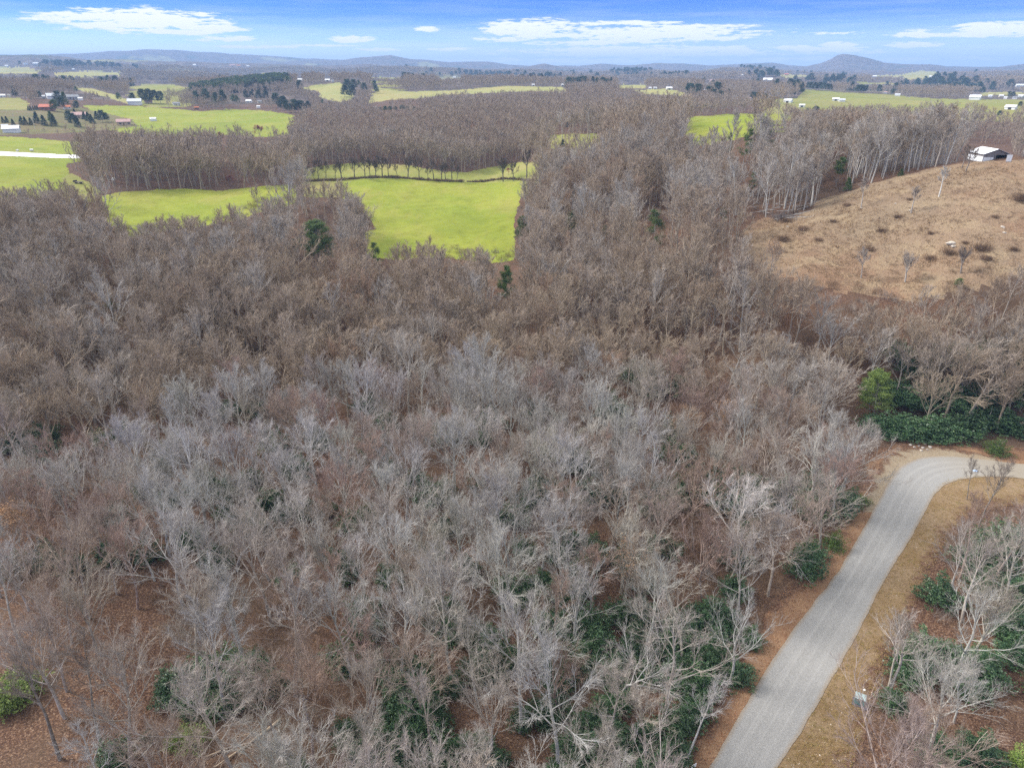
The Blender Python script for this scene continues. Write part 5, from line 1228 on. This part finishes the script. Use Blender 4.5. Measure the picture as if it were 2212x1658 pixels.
for k, (px, py) in enumerate([(69,327),(38,327)]):
    x, y, z = hit(px, py); q = MB(); q.cyl((-.9, 0, .75), (.9, 0, .75), .75, .75, 16); o = q.build('wrapped_bale', M['white_paint'], None, .12, (x, y, z)); o.rotation_euler = (0, 0, .4 + k)
    tag(o, 'white wrapped bale above the pale road, ' + ('the larger right one' if k == 0 else 'the smaller left one'), 'bale'); o.scale = (1, 1, 1) if k == 0 else (.75, .75, .75)

# ------------------------------------------------------------------ woods beyond the nearest 300 trees
def wood():
    P, V, R, S, T = [], [], [], [], []
    def put(X, Y, H, protos, hn=16.0, wf=1.0, tint=None):
        n = len(X); lx, ly, _ = project(X, Y, height(X, Y)); Dn = np.hypot(X, Y)
        low = (lx < 640) & (Dn > 470) & (Dn < 820); H = np.where(low & (hn > 3), H * .55, H)
        if not n: return
        P.append(np.stack([X, Y, height(X, Y) - .1], -1)); V.append(np.array(protos)[rng.integers(0, len(protos), n)]); R.append(rng.random(n) * 6.283)
        s = H / hn; S.append(np.stack([s * wf * rng.uniform(.85, 1.2, n), s], -1))
        tn = .40 + .62 * fbm(X / 45, Y / 45, 61, 3) + rng.normal(size=n) * .24 if tint is None else tint
        T.append(np.clip(tn, 0, 1))
    nm, nf = len(MID), len(FAR)
    a = np.array([(t[0], t[1], t[2]) for t in rest]); ni = nm + nf + len(VFAR); put(a[:, 0], a[:, 1], a[:, 2], [ni, ni + 1, ni + 2, ni + 3, 2])
    X, Y = scatter(150, 340, 4.0); H = base_height(np.hypot(X, Y)) * rng.normal(1, .16, len(X)); H = np.clip(H, 7, 26)
    k = allowed(X, Y, H); X, Y, H = X[k], Y[k], H[k]
    D = np.hypot(X, Y); roundish = (D < 185) & (rng.random(len(X)) < .5)
    put(X[roundish], Y[roundish], H[roundish], [ni, ni + 1, ni + 3, 5, 7]); put(X[~roundish], Y[~roundish], H[~roundish], [0, 1, 2, 2, 3, 4, 4, 5, 7], 16, .92)
    X, Y = scatter(340, 560, 5.2); H = np.clip(base_height(np.hypot(X, Y)) * rng.normal(1, .15, len(X)), 9, 30); k = allowed(X, Y, H)
    put(X[k], Y[k], H[k], [nm, nm + 1, nm + 3, nm + 2, nm + 4], 16, 1.0, np.clip(.58 + .4 * fbm(X[k] / 90, Y[k] / 90, 61, 3) + rng.normal(size=k.sum()) * .14, 0, 1))
    X, Y = scatter(560, 1600, 7.2); H = np.clip(base_height(np.hypot(X, Y)) * rng.normal(1, .17, len(X)), 7, 24); k = allowed(X, Y, H)
    put(X[k], Y[k], H[k], [nm, nm + 2, nm + 3, nm + 4], 16, 1.1, np.clip(.6 + .4 * fbm(X[k] / 160, Y[k] / 160, 61, 3) + rng.normal(size=k.sum()) * .12, 0, 1))
    X, Y = scatter(1600, 3700, 16); H = np.clip(13 * rng.normal(1, .15, len(X)), 8, 20); k = allowed(X, Y, H)
    k &= fbm(X / 500, Y / 500, 201, 3) < .42
    put(X[k], Y[k], H[k], [nm + nf, nm + nf + 1, nm + nf + 2], 16, 1.2, np.clip(.6 + .4 * fbm(X[k] / 300, Y[k] / 300, 61, 3) + rng.normal(size=k.sum()) * .1, 0, 1))
    instancer('winter_forest', np.concatenate(P), np.concatenate(V), np.concatenate(R), np.concatenate(S), np.concatenate(T), MID + FAR + VFAR + NEARI,
              'grey brown leafless forest covering the valley beyond the near trees', 'forest', .05)
    # evergreens mixed into the far woods and the planted stand
    P.clear(); V.clear(); R.clear(); S.clear(); T.clear()
    stand = [(415,203),(450,194),(500,186),(560,180),(600,176),(622,178),(628,190),(590,195),(540,197),(480,204),(430,207)]
    X, Y = scatter(700, 1700, 6.0, 25); Z = height(X, Y); px, py, _ = project(X, Y, Z); k = in_poly(px, py, stand); put(X[k], Y[k], rng.uniform(11, 15, k.sum()), [2, 2, 1], 14, 1.2)
    X, Y = scatter(520, 1700, 15); H = rng.uniform(12, 20, len(X)); pr = fbm(X / 120, Y / 120, 303, 3); k = (pr + rng.normal(size=len(X)) * .1 > .42) & allowed(X, Y, H); put(X[k], Y[k], H[k], [0, 1, 3], 15, 1.2)
    X, Y = scatter(1700, 3700, 22); H = rng.uniform(14, 22, len(X)); pr = fbm(X / 260, Y / 260, 305, 3); k = (pr + rng.normal(size=len(X)) * .08 > .34) & allowed(X, Y, H); put(X[k], Y[k], H[k], [0, 1, 1], 14, 1.3)
    instancer('evergreen_forest', np.concatenate(P), np.concatenate(V), np.concatenate(R), np.concatenate(S), np.concatenate(T), PFAR, 'dark green evergreen woods scattered through the far valley', 'forest', .03)
    # low brush and saplings under the trees
    P.clear(); V.clear(); R.clear(); S.clear(); T.clear()
    X, Y = scatter(34, 330, 3.2); k = allowed(X, Y, np.full(len(X), 2.0)) & (fbm(X / 18, Y / 18, 55, 3) + rng.normal(size=len(X)) * .25 > np.where(np.hypot(X, Y) < 125, .10, -.02))
    X, Y = X[k], Y[k]; H = rng.uniform(.9, 2.6, len(X)); put(X, Y, H, [0, 1, 2], 1.5, .8)
    instancer('undergrowth', np.concatenate(P), np.concatenate(V), np.concatenate(R), np.concatenate(S), np.concatenate(T), [bpy.data.objects.new('low_brush', mesh_np('low_brush', *brush_mesh(80 + k, 1.6, 1.5, 40, .014), [M['brush'] if k else M['grey_brush']])) for k in range(3)],
              'thin brown brush growing under the bare trees', 'undergrowth', .1)
wood()

# ------------------------------------------------------------------ small stones and grass tufts on the verges
def sprinkle(name, n, poly, meshfn, mat, label, cat):
    px = rng.uniform(min(p[0] for p in poly), max(p[0] for p in poly), n * 4); py = rng.uniform(min(p[1] for p in poly), max(p[1] for p in poly), n * 4)
    k = in_poly(px, py, poly); px, py = px[k][:n], py[k][:n]
    u = (px - W_PX / 2) / F_PX; v = (py - H_PX / 2) / F_PX; dz = -SP - v * CP; t = -CAM_H / dz
    X, Y = u * t, (CP - v * SP) * t; Z = height(X, Y) + .05
    V, F = meshfn(np.stack([X, Y, Z], -1)); o = obj(name, mesh_np(name, V, F, [mat])); tag(o, label, cat, None, 'stuff')
def pebbles(C):
    n = len(C); u = np.array([(1,0,0),(-1,0,0),(0,1,0),(0,-1,0),(0,0,1),(0,0,-1)], float); f = np.array([(0,2,4),(2,1,4),(1,3,4),(3,0,4),(2,0,5),(1,2,5),(3,1,5),(0,3,5)])
    s = rng.uniform(.025, .075, n) * rng.choice([1, 1, 1, 1.6], n); V = C[:, None] + u[None] * s[:, None, None] * rng.uniform(.6, 1.3, (n, 6, 1)) * [1, 1, .7]
    return V.reshape(-1, 3), (f[None] + 6 * np.arange(n)[:, None, None]).reshape(-1, 3)
def tufts(C):
    per = 7; CC = np.repeat(C, per, 0) + rng.normal(size=(len(C) * per, 3)) * [.09, .09, .0]; CC[:, 2] += .09
    d = rng.normal(size=(len(CC), 3)) * .5 + [0, 0, 1]; return leaf_quads(rng, CC, .24, .10, 0, d)
def leaves(C): C = C + np.array([0, 0, .03]); d = rng.normal(size=(len(C), 3)) * [1, 1, .25]; return leaf_quads(rng, C, .15, .6, 0, d)
VR_POLY = R_RIGHT + VR_OUT[::-1]; VL_POLY = VL_OUT + R_LEFT[::-1]
M['verge_stone'] = mat_plain('verge_stone', (.56,.47,.37), .9, .3, .3, .1); M['straw'] = mat_leaf('straw_blade', [(.30,.20,.08), (.40,.29,.13), (.24,.17,.06), (.30,.27,.08)], .8, .1)
M['leaf_fall'] = mat_leaf('fallen_leaf', [(.18,.075,.04), (.28,.13,.07), (.38,.21,.12), (.22,.10,.055), (.48,.32,.20)], .85, .15)
sprinkle('stones', 700, VR_POLY, pebbles, M['verge_stone'], 'small pale stones strewn over the straw verge', 'stones')
sprinkle('grass', 9000, VR_POLY, tufts, M['straw'], 'short straw coloured grass on the right verge', 'grass')
def knoll_grass(n=11000):
    poly = [p for nm, m_, p in FIELDS if m_ == 'clearing'][0]
    X = rng.uniform(60, 330, n * 6); Y = rng.uniform(100, 260, n * 6); px, py, ok = project(X, Y, height(X, Y)); k = ok & in_poly(px, py - 10, poly) & (fbm(X / 7, Y / 7, 401, 3) + rng.normal(size=len(X)) * .2 > .05)
    X, Y = X[k][:n], Y[k][:n]; C = np.stack([X, Y, height(X, Y)], -1); per = 6; CC = np.repeat(C, per, 0) + rng.normal(size=(len(C) * per, 3)) * [.3, .3, 0]; CC[:, 2] += .2
    V, F = leaf_quads(rng, CC, .62, .13, 0, rng.normal(size=(len(CC), 3)) * .55 + [0, 0, 1])
    tag(obj('grass', mesh_np('grass', V, F, [mat_leaf('dead_grass', [(.30,.20,.11), (.38,.28,.17), (.20,.12,.07), (.26,.17,.10)], .85, .1)])), 'dead tan grass clumps over the knoll', 'grass', None, 'stuff')
knoll_grass()
sprinkle('leaves', 16000, VL_POLY, leaves, M['leaf_fall'], 'brown fallen leaves along the left road shoulder', 'leaves')

# ------------------------------------------------------------------ air
def haze():
    b = MB(); b.box(-13800, 13800, -13800, 13800, -60, 275)
    m = bpy.data.materials.new('haze_air'); m.use_nodes = True; nt = m.node_tree; nt.nodes.clear()
    o = nt.nodes.new('ShaderNodeOutputMaterial'); v = nt.nodes.new('ShaderNodeVolumePrincipled')
    v.inputs['Color'].default_value = (.40, .63, 1.0, 1); v.inputs['Density'].default_value = HAZE_DENSITY; v.inputs['Anisotropy'].default_value = 0.0
    nt.links.new(v.outputs[0], o.inputs['Volume'])
    tag(b.build('haze', m), 'thin blue haze over the distant hills', 'haze', None, 'stuff')
if HAZE_DENSITY > 0: haze()
